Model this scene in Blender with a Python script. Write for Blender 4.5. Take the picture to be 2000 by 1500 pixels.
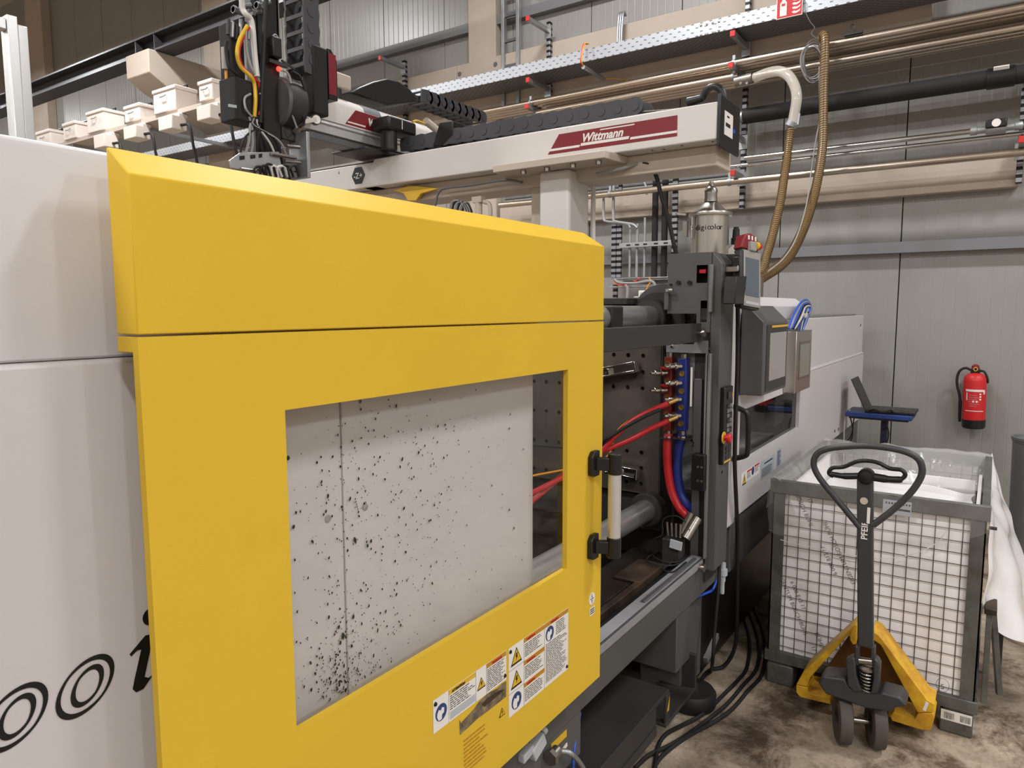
import bpy, bmesh, math, random
from mathutils import Vector as V, Matrix
random.seed(7)
for o in list(bpy.data.objects): bpy.data.objects.remove(o)
C = bpy.context.scene.collection
SC = bpy.context.scene
PI = math.pi
# ---------------------------------------------------------------- camera
F = 1386.0; CAMH = 1.8
_vm = V((950.0, -149.0, F)); _vw = V((-2045.0, -142.0, F))
_X = _vm.normalized(); _Z = -_X.cross(_vw); _Z.normalize()
if _Z.y > 0: _Z = -_Z
_Y = _Z.cross(_X)
ROT = Matrix((_X, _Y, _Z))                 # photo axes (right, down, forward) to the hall's axes
CAM = V((0, 0, CAMH))
cd = bpy.data.cameras.new('camera'); cam = bpy.data.objects.new('camera', cd); C.objects.link(cam)
m = Matrix.Identity(4)
rt = ROT @ V((1, 0, 0)); up = ROT @ V((0, -1, 0)); bk = ROT @ V((0, 0, -1))
for i in range(3):
    m[i][0] = rt[i]; m[i][1] = up[i]; m[i][2] = bk[i]; m[i][3] = CAM[i]
cam.matrix_world = m
cd.sensor_fit = 'HORIZONTAL'; cd.sensor_width = 36; cd.lens = 36 * F / 2000; cd.clip_start = 0.05; cd.clip_end = 200
SC.camera = cam
# ---------------------------------------------------------------- world, exposure, hall lamps
w = bpy.data.worlds.new('hall_air'); SC.world = w; w.use_nodes = True
w.node_tree.nodes['Background'].inputs[0].default_value = (1.0, 0.95, 0.9, 1)
w.node_tree.nodes['Background'].inputs[1].default_value = 0.12
SC.view_settings.view_transform = 'Standard'; SC.view_settings.look = 'None'
SC.view_settings.gamma = 1; SC.view_settings.use_curve_mapping = False
SC.view_settings.exposure = 0.0
LAMP_W = 220; LAMP_Z = 6.75
LAMPS = [(x, y) for x in (4.3, -1.7, -7.0) for y in (-8.4, -2.9, 3.1, 9.1, 15.1, 21.0)]
LAMP_COL = (0.965, 0.98, 1.0)
for (x, y) in LAMPS:
    ld = bpy.data.lights.new('hall_light', 'AREA'); ld.shape = 'RECTANGLE'; ld.size = 0.35; ld.size_y = 1.3
    ld.energy = LAMP_W;  ld.color = LAMP_COL
    lo = bpy.data.objects.new('hall_light', ld); C.objects.link(lo); lo.location = (x, y, LAMP_Z - 0.03)

# ---------------------------------------------------------------- helpers
def ray(u, v): return ROT @ V((u - 1000.0, v - 750.0, F))
def PX(u, v, x): d = ray(u, v); return CAM + d * (x / d.x)
def PY(u, v, y): d = ray(u, v); return CAM + d * (y / d.y)
def PZ(u, v, z): d = ray(u, v); return CAM + d * ((z - CAMH) / d.z)

def srgb(r, g, b):
    f = lambda c: ((c / 255 + 0.055) / 1.055) ** 2.4 if c > 10 else c / 255 / 12.92
    return (f(r), f(g), f(b), 1)
MATS = {}
def mat(name, col, rough=0.5, metal=0.0, noise=0.0, nscale=8.0, bump=0.0, bscale=60.0, spec=0.5, trans=0.0, emit=None, alpha=1.0, coat=0.0, col2=None, ior=1.45, stretch=None):
    mt = bpy.data.materials.new(name); mt.use_nodes = True; MATS[name] = mt
    nt = mt.node_tree; b = nt.nodes['Principled BSDF']
    c = srgb(*col)
    b.inputs['Base Color'].default_value = c
    b.inputs['Roughness'].default_value = rough; b.inputs['Metallic'].default_value = metal
    b.inputs['Specular IOR Level'].default_value = spec; b.inputs['IOR'].default_value = ior
    b.inputs['Transmission Weight'].default_value = trans; b.inputs['Alpha'].default_value = alpha
    b.inputs['Coat Weight'].default_value = coat
    if emit:
        b.inputs['Emission Color'].default_value = srgb(*emit[0]); b.inputs['Emission Strength'].default_value = emit[1]
    tc = None
    if noise or bump or col2:
        tc = nt.nodes.new('ShaderNodeTexCoord'); mp = nt.nodes.new('ShaderNodeMapping')
        nt.links.new(tc.outputs['Object'], mp.inputs['Vector'])
        if stretch: mp.inputs['Scale'].default_value = stretch
    if noise or col2:
        n = nt.nodes.new('ShaderNodeTexNoise'); n.inputs['Scale'].default_value = nscale; n.inputs['Detail'].default_value = 6
        n.inputs['Roughness'].default_value = 0.65
        nt.links.new(mp.outputs[0], n.inputs['Vector'])
        r = nt.nodes.new('ShaderNodeValToRGB')
        r.color_ramp.elements[0].position = 0.3; r.color_ramp.elements[1].position = 0.7
        k = 1 - noise
        r.color_ramp.elements[0].color = srgb(*col2) if col2 else (c[0] * k, c[1] * k, c[2] * k, 1)
        r.color_ramp.elements[1].color = c
        nt.links.new(n.outputs['Fac'], r.inputs[0]); nt.links.new(r.outputs[0], b.inputs['Base Color'])
    if bump:
        n2 = nt.nodes.new('ShaderNodeTexNoise'); n2.inputs['Scale'].default_value = bscale; n2.inputs['Detail'].default_value = 4
        nt.links.new(mp.outputs[0], n2.inputs['Vector'])
        bp = nt.nodes.new('ShaderNodeBump'); bp.inputs['Strength'].default_value = bump; bp.inputs['Distance'].default_value = 0.01
        nt.links.new(n2.outputs['Fac'], bp.inputs['Height']); nt.links.new(bp.outputs[0], b.inputs['Normal'])
    return mt

class MB:
    def __init__(s): s.v = []; s.f = []
    def quad(s, a, b, c, d):
        n = len(s.v); s.v += [V(a), V(b), V(c), V(d)]; s.f.append((n, n + 1, n + 2, n + 3)); return s
    def poly(s, pts):
        n = len(s.v); s.v += [V(p) for p in pts]; s.f.append(tuple(range(n, n + len(pts)))); return s
    def box(s, x0, x1, y0, y1, z0, z1):
        return s.ob(V(((x0 + x1) / 2, (y0 + y1) / 2, (z0 + z1) / 2)), V(((x1 - x0) / 2, 0, 0)), V((0, (y1 - y0) / 2, 0)), V((0, 0, (z1 - z0) / 2)))
    def ob(s, c, a, b, d):
        c = V(c); a = V(a); b = V(b); d = V(d); n = len(s.v)
        for k in (-1, 1):
            for j in (-1, 1):
                for i in (-1, 1): s.v.append(c + a * i + b * j + d * k)
        for q in ((0, 2, 3, 1), (4, 5, 7, 6), (0, 1, 5, 4), (2, 6, 7, 3), (0, 4, 6, 2), (1, 3, 7, 5)): s.f.append(tuple(n + i for i in q))
        return s
    def bar(s, p, q, wd, ht, upv=(0, 0, 1)):
        p = V(p); q = V(q); a = (q - p); L = a.length; a.normalize(); u = V(upv)
        sd = a.cross(u)
        if sd.length < 1e-4: sd = a.cross(V((0, 1, 0)))
        sd.normalize(); u2 = sd.cross(a)
        return s.ob((p + q) / 2, a * (L / 2), sd * (wd / 2), u2 * (ht / 2))
    def prism(s, pts, vec):
        vec = V(vec); n = len(s.v); k = len(pts)
        s.v += [V(p) for p in pts] + [V(p) + vec for p in pts]
        s.f.append(tuple(range(n, n + k))); s.f.append(tuple(range(n + 2 * k - 1, n + k - 1, -1)))
        for i in range(k):
            j = (i + 1) % k; s.f.append((n + i, n + k + i, n + k + j, n + j))
        return s
    def loops(s, rings, cap=True, closed=False):
        n = len(s.v); k = len(rings[0])
        for r in rings: s.v += [V(p) for p in r]
        L = len(rings)
        for a in range(L if closed else L - 1):
            b = (a + 1) % L
            for i in range(k):
                j = (i + 1) % k
                s.f.append((n + a * k + i, n + a * k + j, n + b * k + j, n + b * k + i))
        if cap and not closed:
            s.f.append(tuple(n + i for i in range(k - 1, -1, -1))); s.f.append(tuple(n + (L - 1) * k + i for i in range(k)))
        return s
    def tube(s, pts, r, n=10, closed=False, cap=True, flat=1.0, upv=None):
        pts = [V(p) for p in pts]; L = len(pts)
        rr = r if isinstance(r, (list, tuple)) else [r] * L
        tang = []
        for i in range(L):
            a = pts[(i - 1) % L] if (closed or i > 0) else pts[0]
            b = pts[(i + 1) % L] if (closed or i < L - 1) else pts[-1]
            t = b - a
            tang.append(t.normalized() if t.length > 1e-9 else V((0, 0, 1)))
        t0 = tang[0]; ref = V(upv) if upv else (V((0, 0, 1)) if abs(t0.z) < 0.9 else V((1, 0, 0)))
        nrm = (ref - t0 * ref.dot(t0)).normalized()
        rings = []
        for i in range(L):
            t = tang[i]
            if upv: nrm = V(upv)
            nrm = nrm - t * nrm.dot(t)
            if nrm.length < 1e-6: nrm = t.orthogonal()
            nrm.normalize(); bn = t.cross(nrm)
            rings.append([pts[i] + nrm * (math.cos(2 * PI * k / n) * rr[i] * flat) + bn * (math.sin(2 * PI * k / n) * rr[i]) for k in range(n)])
        return s.loops(rings, cap, closed)
    def cyl(s, p, q, r, n=16, r1=None): return s.tube([p, q], [r, r if r1 is None else r1], n)
    def lathe(s, o, axis, prof, n=24):
        o = V(o); a = V(axis).normalized(); e = a.orthogonal().normalized(); g = a.cross(e)
        rings = [[o + a * h + (e * math.cos(2 * PI * k / n) + g * math.sin(2 * PI * k / n)) * max(r, 1e-5) for k in range(n)] for r, h in prof]
        return s.loops(rings)
    def build(s, name, mt, parent=None, bevel=0.0, smooth=35, seg=2, label=None, kind=None):
        me = bpy.data.meshes.new(name); me.from_pydata([tuple(p) for p in s.v], [], s.f)
        bm = bmesh.new(); bm.from_mesh(me); bmesh.ops.recalc_face_normals(bm, faces=bm.faces)
        cen = V((0, 0, 0))
        bm.to_mesh(me); bm.free()
        if smooth:
            me.polygons.foreach_set('use_smooth', [True] * len(me.polygons)); me.set_sharp_from_angle(angle=math.radians(smooth))
        me.materials.append(MATS[mt] if isinstance(mt, str) else mt)
        o = bpy.data.objects.new(name, me); C.objects.link(o)
        if bevel:
            b = o.modifiers.new('bevel', 'BEVEL'); b.width = bevel; b.segments = seg; b.limit_method = 'ANGLE'; b.angle_limit = math.radians(40)
        attach(o, parent)
        if label: o['label'] = label
        if kind: o['kind'] = kind
        return o

def attach(o, parent):
    if parent is None: return
    o.parent = parent
    if parent.parent is None: o.location = V(o.location) - V(parent.location)   # roots carry no rotation, parts keep hall coordinates
def thing(name, label, cat, loc=(0, 0, 0), group=None):
    o = bpy.data.objects.new(name, None); C.objects.link(o); o.location = loc; o.empty_display_size = 0.1
    o['label'] = label; o['category'] = cat
    if group: o['group'] = group
    return o
def tag(o, label, cat, group=None):
    o['label'] = label; o['category'] = cat
    if group: o['group'] = group
    return o
def struct(o, label=None):
    o['kind'] = 'structure'
    if label: o['label'] = label
    return o
def spline(pts, n=8, closed=False):
    pts = [V(p) for p in pts]; out = []; L = len(pts)
    for i in range(L if closed else L - 1):
        p0 = pts[(i - 1) % L] if (closed or i > 0) else pts[0] * 2 - pts[1]
        p1 = pts[i]; p2 = pts[(i + 1) % L]
        p3 = pts[(i + 2) % L] if (closed or i < L - 2) else pts[-1] * 2 - pts[-2]
        for k in range(n):
            t = k / n
            out.append(0.5 * ((2 * p1) + (p2 - p0) * t + (2 * p0 - 5 * p1 + 4 * p2 - p3) * t * t + (3 * p1 - p0 - 3 * p2 + p3) * t ** 3))
    if not closed: out.append(pts[-1])
    return out
def text(s, size, mt, o, right, upv, parent=None, name='lettering', shear=0.0, bold=0.0, align='LEFT', ext=0.0006, sx=1.0, spacing=1.0):
    cu = bpy.data.curves.new(name, 'FONT'); cu.body = s; cu.size = size; cu.shear = shear; cu.offset = bold; cu.extrude = ext
    cu.align_x = align; cu.resolution_u = 3; cu.space_character = spacing; cu.space_line = 0.9
    t = bpy.data.objects.new('tmp', cu); C.objects.link(t)
    dg = bpy.context.evaluated_depsgraph_get(); dg.update()
    me = bpy.data.meshes.new_from_object(t.evaluated_get(dg))
    bpy.data.objects.remove(t); bpy.data.curves.remove(cu)
    r = V(right).normalized(); u = V(upv); u = (u - r * u.dot(r)).normalized(); nn = r.cross(u)
    M4 = Matrix(((r.x * sx, u.x, nn.x, o[0]), (r.y * sx, u.y, nn.y, o[1]), (r.z * sx, u.z, nn.z, o[2]), (0, 0, 0, 1)))
    me.transform(M4); me.name = name
    me.materials.clear(); me.materials.append(MATS[mt])
    ob = bpy.data.objects.new(name, me); C.objects.link(ob); attach(ob, parent)
    return ob
def arc(c, e1, e2, r, a0, a1, n=10):
    c = V(c); return [c + V(e1) * (math.cos(a0 + (a1 - a0) * i / n) * r) + V(e2) * (math.sin(a0 + (a1 - a0) * i / n) * r) for i in range(n + 1)]
EX = V((1, 0, 0)); EY = V((0, 1, 0)); EZ = V((0, 0, 1))
# ---------------------------------------------------------------- materials
mat('yellow', (216, 178, 56), 0.5, spec=0.12, noise=0.06, nscale=3, bump=0.03, bscale=400)
mat('white_paint', (197, 192, 191), 0.45, noise=0.04, nscale=2.5, bump=0.03, bscale=500)
mat('robot_white', (214, 208, 202), 0.35)
mat('robot_beige', (190, 176, 160), 0.5)
mat('grey_panel', (188, 183, 175), 0.38, noise=0.05, nscale=1.2)
mat('dark_paint', (84, 83, 82), 0.42, noise=0.12, nscale=6, bump=0.04, bscale=300)
mat('mid_grey', (116, 114, 111), 0.4, noise=0.1, nscale=5)
mat('charcoal', (52, 50, 49), 0.5, noise=0.15, nscale=6)
mat('black_plastic', (26, 25, 25), 0.38)
mat('black_matte', (30, 29, 28), 0.75)
mat('black_rubber', (24, 23, 22), 0.6, bump=0.05)
mat('chain_black', (66, 66, 68), 0.5)
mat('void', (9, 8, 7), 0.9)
mat('chrome', (200, 198, 194), 0.16, 1.0)
mat('hard_chrome', (214, 212, 210), 0.3, 0.85, noise=0.2, nscale=20, stretch=(0.3, 2, 2))
mat('steel', (165, 158, 150), 0.33, 1.0, noise=0.2, nscale=10)
mat('brushed', (196, 190, 182), 0.28, 1.0, noise=0.18, nscale=40, stretch=(6, 6, 0.15))
mat('pipe_steel', (206, 192, 176), 0.27, 1.0, noise=0.1, nscale=4)
mat('galv', (176, 178, 180), 0.42, 0.75, noise=0.2, nscale=14)
mat('galv_dark', (120, 121, 122), 0.5, 0.7, noise=0.2, nscale=14)
mat('platen_steel', (122, 112, 102), 0.42, 0.6, noise=0.45, nscale=5, bump=0.05, bscale=40)
mat('rusty', (92, 74, 58), 0.55, 0.5, noise=0.5, nscale=9, col2=(44, 36, 30))
mat('oily', (64, 56, 50), 0.35, 0.5, noise=0.5, nscale=7, col2=(36, 32, 29))
mat('sill_steel', (178, 178, 182), 0.35, 0.4, noise=0.25, nscale=6)
mat('torn', (150, 132, 104), 0.6, nscale=55, col2=(46, 40, 36))
mat('red', (196, 34, 38), 0.4)
mat('dark_red', (124, 26, 32), 0.45)
mat('hose_red', (178, 32, 38), 0.35)
mat('manifold_red', (124, 36, 26), 0.5, noise=0.3, nscale=30)
mat('blue', (27, 40, 112), 0.45)
mat('cable_blue', (40, 84, 190), 0.4)
mat('cap_red', (198, 44, 40), 0.5)
mat('brass', (186, 150, 90), 0.35, 0.9)
mat('orange', (226, 150, 40), 0.45)
mat('amber', (214, 170, 40), 0.4)
mat('cable_grey', (150, 146, 142), 0.5)
mat('cable_white', (206, 202, 196), 0.5)
mat('label_white', (226, 220, 214), 0.5)
mat('label_grey', (176, 180, 184), 0.45)
mat('print_dark', (52, 50, 50), 0.6)
mat('print_black', (14, 14, 14), 0.5)
mat('sign_red', (190, 28, 36), 0.45)
mat('sign_blue', (38, 62, 112), 0.45)
mat('sign_amber', (182, 128, 28), 0.45)
mat('stand_blue', (40, 62, 120), 0.4)
mat('screen', (150, 148, 144), 0.25)
mat('screen_dark', (92, 100, 108), 0.2)
mat('screen_olive', (122, 122, 112), 0.25)
mat('beige_concrete', (184, 170, 155), 0.85, noise=0.1, nscale=3, bump=0.15, bscale=60)
mat('girt_grey', (116, 116, 118), 0.5)
mat('crane_black', (52, 50, 52), 0.4)
mat('hose_brown', (138, 112, 74), 0.32, noise=0.15, nscale=20)
mat('hose_rib', (92, 70, 42), 0.4)
mat('box_white', (226, 214, 204), 0.5)
mat('box_beige', (190, 176, 162), 0.6)  # plain beige of the ceiling, feeder beam and robot motor
mat('liner_board', (248, 244, 242), 0.7, noise=0.06, nscale=7)
mat('cage_grey', (108, 109, 104), 0.5, 0.3, noise=0.3, nscale=12, col2=(80, 76, 70))
mat('wire', (86, 72, 62), 0.5, 0.5)
mat('truck_shaded', (112, 70, 24), 0.5, noise=0.4, nscale=12)  # dark brown puts the shade inside the yellow frame into the colour
mat('truck_yellow', (224, 178, 40), 0.45, noise=0.5, nscale=11, col2=(176, 118, 30), bump=0.05, bscale=50)
mat('truck_dark', (62, 61, 62), 0.4, noise=0.15, nscale=10)
mat('wheel', (88, 80, 74), 0.65, noise=0.15, nscale=14)
mat('bin_grey', (128, 130, 132), 0.42, 0.5, noise=0.15, nscale=6)
mat('led_red', (255, 60, 50), 0.3, emit=((255, 40, 30), 6))
mat('alu', (206, 204, 202), 0.35, 0.55)
mat('lamp_face', (255, 250, 240), 0.5, emit=((255, 246, 232), 6))

def film(name, col, alpha, rough=0.12, bump=0.6, bscale=14):
    mt = mat(name, col, rough, bump=bump, bscale=bscale, alpha=alpha, spec=0.9, coat=0.5); return mt
film('film', (236, 232, 228), 0.30)
film('film_thick', (244, 241, 240), 0.86, bscale=9)
mat('clear_tube', (226, 218, 206), 0.1, alpha=0.45, spec=0.8)
# window glass
g = bpy.data.materials.new('pane_glass'); g.use_nodes = True; MATS['pane_glass'] = g
nt = g.node_tree; nt.nodes.clear()
out = nt.nodes.new('ShaderNodeOutputMaterial'); mx = nt.nodes.new('ShaderNodeMixShader'); tr = nt.nodes.new('ShaderNodeBsdfTransparent'); gl = nt.nodes.new('ShaderNodeBsdfGlossy')
fr = nt.nodes.new('ShaderNodeFresnel'); fr.inputs[0].default_value = 1.5; gl.inputs['Roughness'].default_value = 0.03
tr.inputs[0].default_value = (0.985, 0.985, 0.98, 1)
ge = nt.nodes.new('ShaderNodeNewGeometry'); iv = nt.nodes.new('ShaderNodeMath'); iv.operation = 'SUBTRACT'; iv.inputs[0].default_value = 1.0
mu = nt.nodes.new('ShaderNodeMath'); mu.operation = 'MULTIPLY'; nt.links.new(ge.outputs['Backfacing'], iv.inputs[1]); nt.links.new(fr.outputs[0], mu.inputs[0]); nt.links.new(iv.outputs[0], mu.inputs[1])
nt.links.new(mu.outputs[0], mx.inputs[0]); nt.links.new(tr.outputs[0], mx.inputs[1]); nt.links.new(gl.outputs[0], mx.inputs[2]); nt.links.new(mx.outputs[0], out.inputs[0])

# hall wall sandwich panel: fine vertical micro ribs
def wallmat():
    mt = mat('wall_panel', (148, 145, 140), 0.33, noise=0.05, nscale=0.8)
    nt = mt.node_tree; b = nt.nodes['Principled BSDF']
    tc = nt.nodes.new('ShaderNodeTexCoord'); sx = nt.nodes.new('ShaderNodeSeparateXYZ'); nt.links.new(tc.outputs['Object'], sx.inputs[0])
    wv = nt.nodes.new('ShaderNodeMath'); wv.operation = 'MULTIPLY'; wv.inputs[1].default_value = 1 / 0.086
    nt.links.new(sx.outputs['Y'], wv.inputs[0])
    fr = nt.nodes.new('ShaderNodeMath'); fr.operation = 'FRACT'; nt.links.new(wv.outputs[0], fr.inputs[0])
    pp = nt.nodes.new('ShaderNodeMath'); pp.operation = 'PINGPONG'; pp.inputs[1].default_value = 0.5; nt.links.new(fr.outputs[0], pp.inputs[0])
    st = nt.nodes.new('ShaderNodeMapRange'); st.inputs[1].default_value = 0.0; st.inputs[2].default_value = 0.07
    nt.links.new(pp.outputs[0], st.inputs[0])
    n2 = nt.nodes.new('ShaderNodeTexNoise'); n2.inputs['Scale'].default_value = 1.3
    mp = nt.nodes.new('ShaderNodeMapping'); mp.inputs['Scale'].default_value = (1, 0.25, 1.6)
    nt.links.new(tc.outputs['Object'], mp.inputs[0]); nt.links.new(mp.outputs[0], n2.inputs['Vector'])
    ad = nt.nodes.new('ShaderNodeMath'); ad.operation = 'MULTIPLY_ADD'; ad.inputs[1].default_value = 1.6; nt.links.new(n2.outputs['Fac'], ad.inputs[0]); nt.links.new(st.outputs[0], ad.inputs[2])
    bp = nt.nodes.new('ShaderNodeBump'); bp.inputs['Strength'].default_value = 0.35; bp.inputs['Distance'].default_value = 0.004
    nt.links.new(ad.outputs[0], bp.inputs['Height']); nt.links.new(bp.outputs[0], b.inputs['Normal'])
wallmat()
# perforated sheet: rows of slots
def perfmat(name, base, dark, p1, p2, axis1, axis2, l1=0.5, l2=0.3):
    mt = mat(name, base, 0.4, 0.7); nt = mt.node_tree; b = nt.nodes['Principled BSDF']
    tc = nt.nodes.new('ShaderNodeTexCoord'); sx = nt.nodes.new('ShaderNodeSeparateXYZ'); nt.links.new(tc.outputs['Object'], sx.inputs[0])
    def band(ax, period, width, shift=None):
        a = nt.nodes.new('ShaderNodeMath'); a.operation = 'MULTIPLY'; a.inputs[1].default_value = 1 / period; nt.links.new(sx.outputs[ax], a.inputs[0])
        src = a
        if shift is not None:
            s = nt.nodes.new('ShaderNodeMath'); s.operation = 'ADD'; nt.links.new(a.outputs[0], s.inputs[0]); nt.links.new(shift.outputs[0], s.inputs[1]); src = s
        f = nt.nodes.new('ShaderNodeMath'); f.operation = 'FRACT'; nt.links.new(src.outputs[0], f.inputs[0])
        l = nt.nodes.new('ShaderNodeMath'); l.operation = 'LESS_THAN'; l.inputs[1].default_value = width; nt.links.new(f.outputs[0], l.inputs[0])
        return l, a
    l2n, a2 = band(axis2, p2, l2)
    fl = nt.nodes.new('ShaderNodeMath'); fl.operation = 'FLOOR'; nt.links.new(a2.outputs[0], fl.inputs[0])
    hf = nt.nodes.new('ShaderNodeMath'); hf.operation = 'MULTIPLY'; hf.inputs[1].default_value = 0.5; nt.links.new(fl.outputs[0], hf.inputs[0])
    l1n, _ = band(axis1, p1, l1, hf)
    mu = nt.nodes.new('ShaderNodeMath'); mu.operation = 'MULTIPLY'; nt.links.new(l1n.outputs[0], mu.inputs[0]); nt.links.new(l2n.outputs[0], mu.inputs[1])
    mx = nt.nodes.new('ShaderNodeMix'); mx.data_type = 'RGBA'; mx.inputs[6].default_value = srgb(*base); mx.inputs[7].default_value = srgb(*dark)
    nt.links.new(mu.outputs[0], mx.inputs[0]); nt.links.new(mx.outputs[2], b.inputs['Base Color'])
perfmat('tray_side', (184, 186, 190), (104, 104, 106), 0.085, 0.036, 'Y', 'Z', 0.3, 0.26)
perfmat('tray_under_shaded', (140, 140, 142), (80, 80, 81), 0.075, 0.03, 'Y', 'X', 0.5, 0.38)  # shade below the tray put into a darker base colour than the side
perfmat('strut_slots', (150, 151, 153), (38, 38, 38), 0.06, 10.0, 'Z', 'X', 0.45, 1.0)

def floormat():
    mt = mat('floor_concrete', (150, 132, 112), 0.5); nt = mt.node_tree; b = nt.nodes['Principled BSDF']
    tc = nt.nodes.new('ShaderNodeTexCoord')
    def noise(sc, det, rough, dist=0.0):
        n = nt.nodes.new('ShaderNodeTexNoise'); n.inputs['Scale'].default_value = sc; n.inputs['Detail'].default_value = det
        n.inputs['Roughness'].default_value = rough; n.inputs['Distortion'].default_value = dist; nt.links.new(tc.outputs['Object'], n.inputs['Vector']); return n
    def ramp(n, p0, p1, c0, c1):
        r = nt.nodes.new('ShaderNodeValToRGB'); e = r.color_ramp.elements; e[0].position = p0; e[1].position = p1; e[0].color = c0; e[1].color = c1
        nt.links.new(n.outputs['Fac'], r.inputs[0]); return r
    def mul(a, bb, fac=1.0):
        mx = nt.nodes.new('ShaderNodeMix'); mx.data_type = 'RGBA'; mx.blend_type = 'MULTIPLY'; mx.inputs[0].default_value = fac
        nt.links.new(a, mx.inputs[6]); nt.links.new(bb, mx.inputs[7]); return mx.outputs[2]
    base = ramp(noise(1.6, 9, 0.62, 0.3), 0.34, 0.66, srgb(112, 98, 85), srgb(204, 186, 162))
    st = ramp(noise(3.4, 9, 0.75, 0.4), 0.4, 0.54, srgb(142, 130, 120), (1, 1, 1, 1))
    fine = ramp(noise(60, 4, 0.7), 0.3, 0.6, (0.62, 0.6, 0.58, 1), (1, 1, 1, 1))
    o = mul(mul(base.outputs[0], st.outputs[0]), fine.outputs[0], 0.6)
    nt.links.new(o, b.inputs['Base Color'])
    r2 = nt.nodes.new('ShaderNodeMapRange'); r2.inputs[3].default_value = 0.38; r2.inputs[4].default_value = 0.7
    nt.links.new(noise(5, 5, 0.6).outputs['Fac'], r2.inputs[0]); nt.links.new(r2.outputs[0], b.inputs['Roughness'])
    bp = nt.nodes.new('ShaderNodeBump'); bp.inputs['Strength'].default_value = 0.12; bp.inputs['Distance'].default_value = 0.01
    nt.links.new(noise(25, 6, 0.7).outputs['Fac'], bp.inputs['Height']); nt.links.new(bp.outputs[0], b.inputs['Normal'])
floormat()

# ---------------------------------------------------------------- the hall
XW = 7.2
struct(MB().box(-11, XW + 0.3, -12, 26, -0.2, 0).build('floor', 'floor_concrete'), 'worn stained grey brown concrete floor')
struct(MB().box(-11.3, XW + 0.3, -12.3, 26.3, 8.4, 8.6).build('ceiling', 'box_beige'))
struct(MB().box(-11.3, -11, -12, 26, 0, 8.4).build('wall_left', 'grey_panel'))
struct(MB().box(-11, XW, -9.8, -9.5, 0, 8.4).build('wall_front', 'grey_panel'))
struct(MB().box(-11, XW, 26, 26.3, 0, 8.4).build('wall_back', 'grey_panel'))
wr = struct(MB().box(XW + 0.09, XW + 0.3, -12, 26, 0, 8.4).build('wall_right', 'black_matte'), 'pale grey sandwich panel wall behind the pipes')
PW = 1.035
pm = MB().box(0, 0.1, -PW / 2 + 0.004, PW / 2 - 0.004, 0, 8.4)
pan0 = None
k0 = -12; y = 0.745 + PW / 2 + k0 * PW
while y < 26:
    if pan0 is None:
        pan0 = pm.build('panel', 'wall_panel', wr, bevel=0.003); o = pan0
    else:
        o = pan0.copy(); C.objects.link(o)
    o.location = (XW, y, 0); y += PW
# luminaires under the ceiling carry the hall lights
lm0 = None
for i, (x, y) in enumerate(LAMPS):
    if lm0 is None:
        b = MB().box(-0.2, 0.2, -0.68, 0.68, 0, 0.08)
        lm0 = b.build('ceiling_light', 'alu', bevel=0.01); o = lm0
    else:
        o = lm0.copy(); C.objects.link(o)
    o.location = (x, y, LAMP_Z)
    tag(o, 'long slim hall light hanging under the roof', 'light', 'rows of hall lights under the roof')
    rod = MB().cyl((x, y, LAMP_Z + 0.079), (x, y, 8.4), 0.008, 6).build('hanger', 'galv'); rod.parent = o; rod.location = (-x, -y, -LAMP_Z)

# concrete columns, corbels and wall beams
struct(MB().box(7.09, XW, PX(968, 100, 7.09).y, PX(914, 60, 7.09).y, 0, 8.4).build('column_1', 'beige_concrete', bevel=0.012), 'tall beige concrete column')
c2 = MB().box(7.02, XW, 10.1, 10.75, 0, 8.4)
c2.prism([(7.02, 10.12, 5.47), (5.75, 10.12, 5.47), (5.75, 10.12, 5.15), (6.0, 10.12, 5.0), (7.02, 10.12, 4.6)], (0, 0.61, 0))
struct(c2.build('column_2', 'beige_concrete', bevel=0.012), 'concrete column with a corbel carrying the crane beam')
struct(MB().box(7.02, XW, 16.2, 16.9, 0, 8.4).build('column_3', 'beige_concrete', bevel=0.012), 'concrete column at the far left')
struct(MB().box(7.08, XW, PX(1988, 363, 7.1).y, 5.0, 2.765, 3.06).build('trim_1', 'beige_concrete', bevel=0.008), 'beige concrete wall beam behind the lowest pipe')
ub = struct(MB().box(7.06, XW, 0.6, 5.62, 4.1, 4.745).build('trim_2', 'beige_concrete', bevel=0.008), 'beige concrete wall beam behind the cable tray')
MB().box(7.06, XW, 5.625, 6.62, 4.1, 4.745).build('beam_piece', 'beige_concrete', ub, bevel=0.008)
for (u, v) in ((967, 125), (897, 144), (968, 141)):
    p = PX(u, v, 7.05); MB().cyl(p, p + EX * 0.02, 0.025, 10).build('bolt', 'galv_dark', ub)
for nm, z0, z1, ya, yb in (('trim_3', 2.28, 2.375, -11, 6.6), ('trim_4', 5.12, 5.225, -11, 24)):
    b = MB().box(7.12, XW, ya, yb, z0, z0 + 0.008).box(7.12, XW, ya, yb, z1 - 0.008, z1).box(7.17, XW, ya, yb, z0, z1).box(7.112, 7.12, ya, yb, z0, z1)
    struct(b.build(nm, 'girt_grey'), 'grey steel rail across the wall panels')
# crane beam: I section with splice plates
cb = MB()
cb.box(5.85, 6.15, 5.05, 25, 5.70, 5.725).box(5.85, 6.15, 5.05, 25, 5.47, 5.495).box(5.99, 6.01, 5.05, 25, 5.495, 5.70)
cbo = tag(cb.build('crane_beam', 'crane_black'), 'long black steel crane beam resting on the concrete corbels', 'beam')
for yy in (10.15, 10.65): MB().box(5.86, 6.14, yy - 0.01, yy + 0.01, 5.495, 5.70).build('stiffener', 'crane_black', cbo)
MB().box(5.95, 6.05, 5.05, 25, 5.726, 5.765).build('rail', 'charcoal', cbo)

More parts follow.
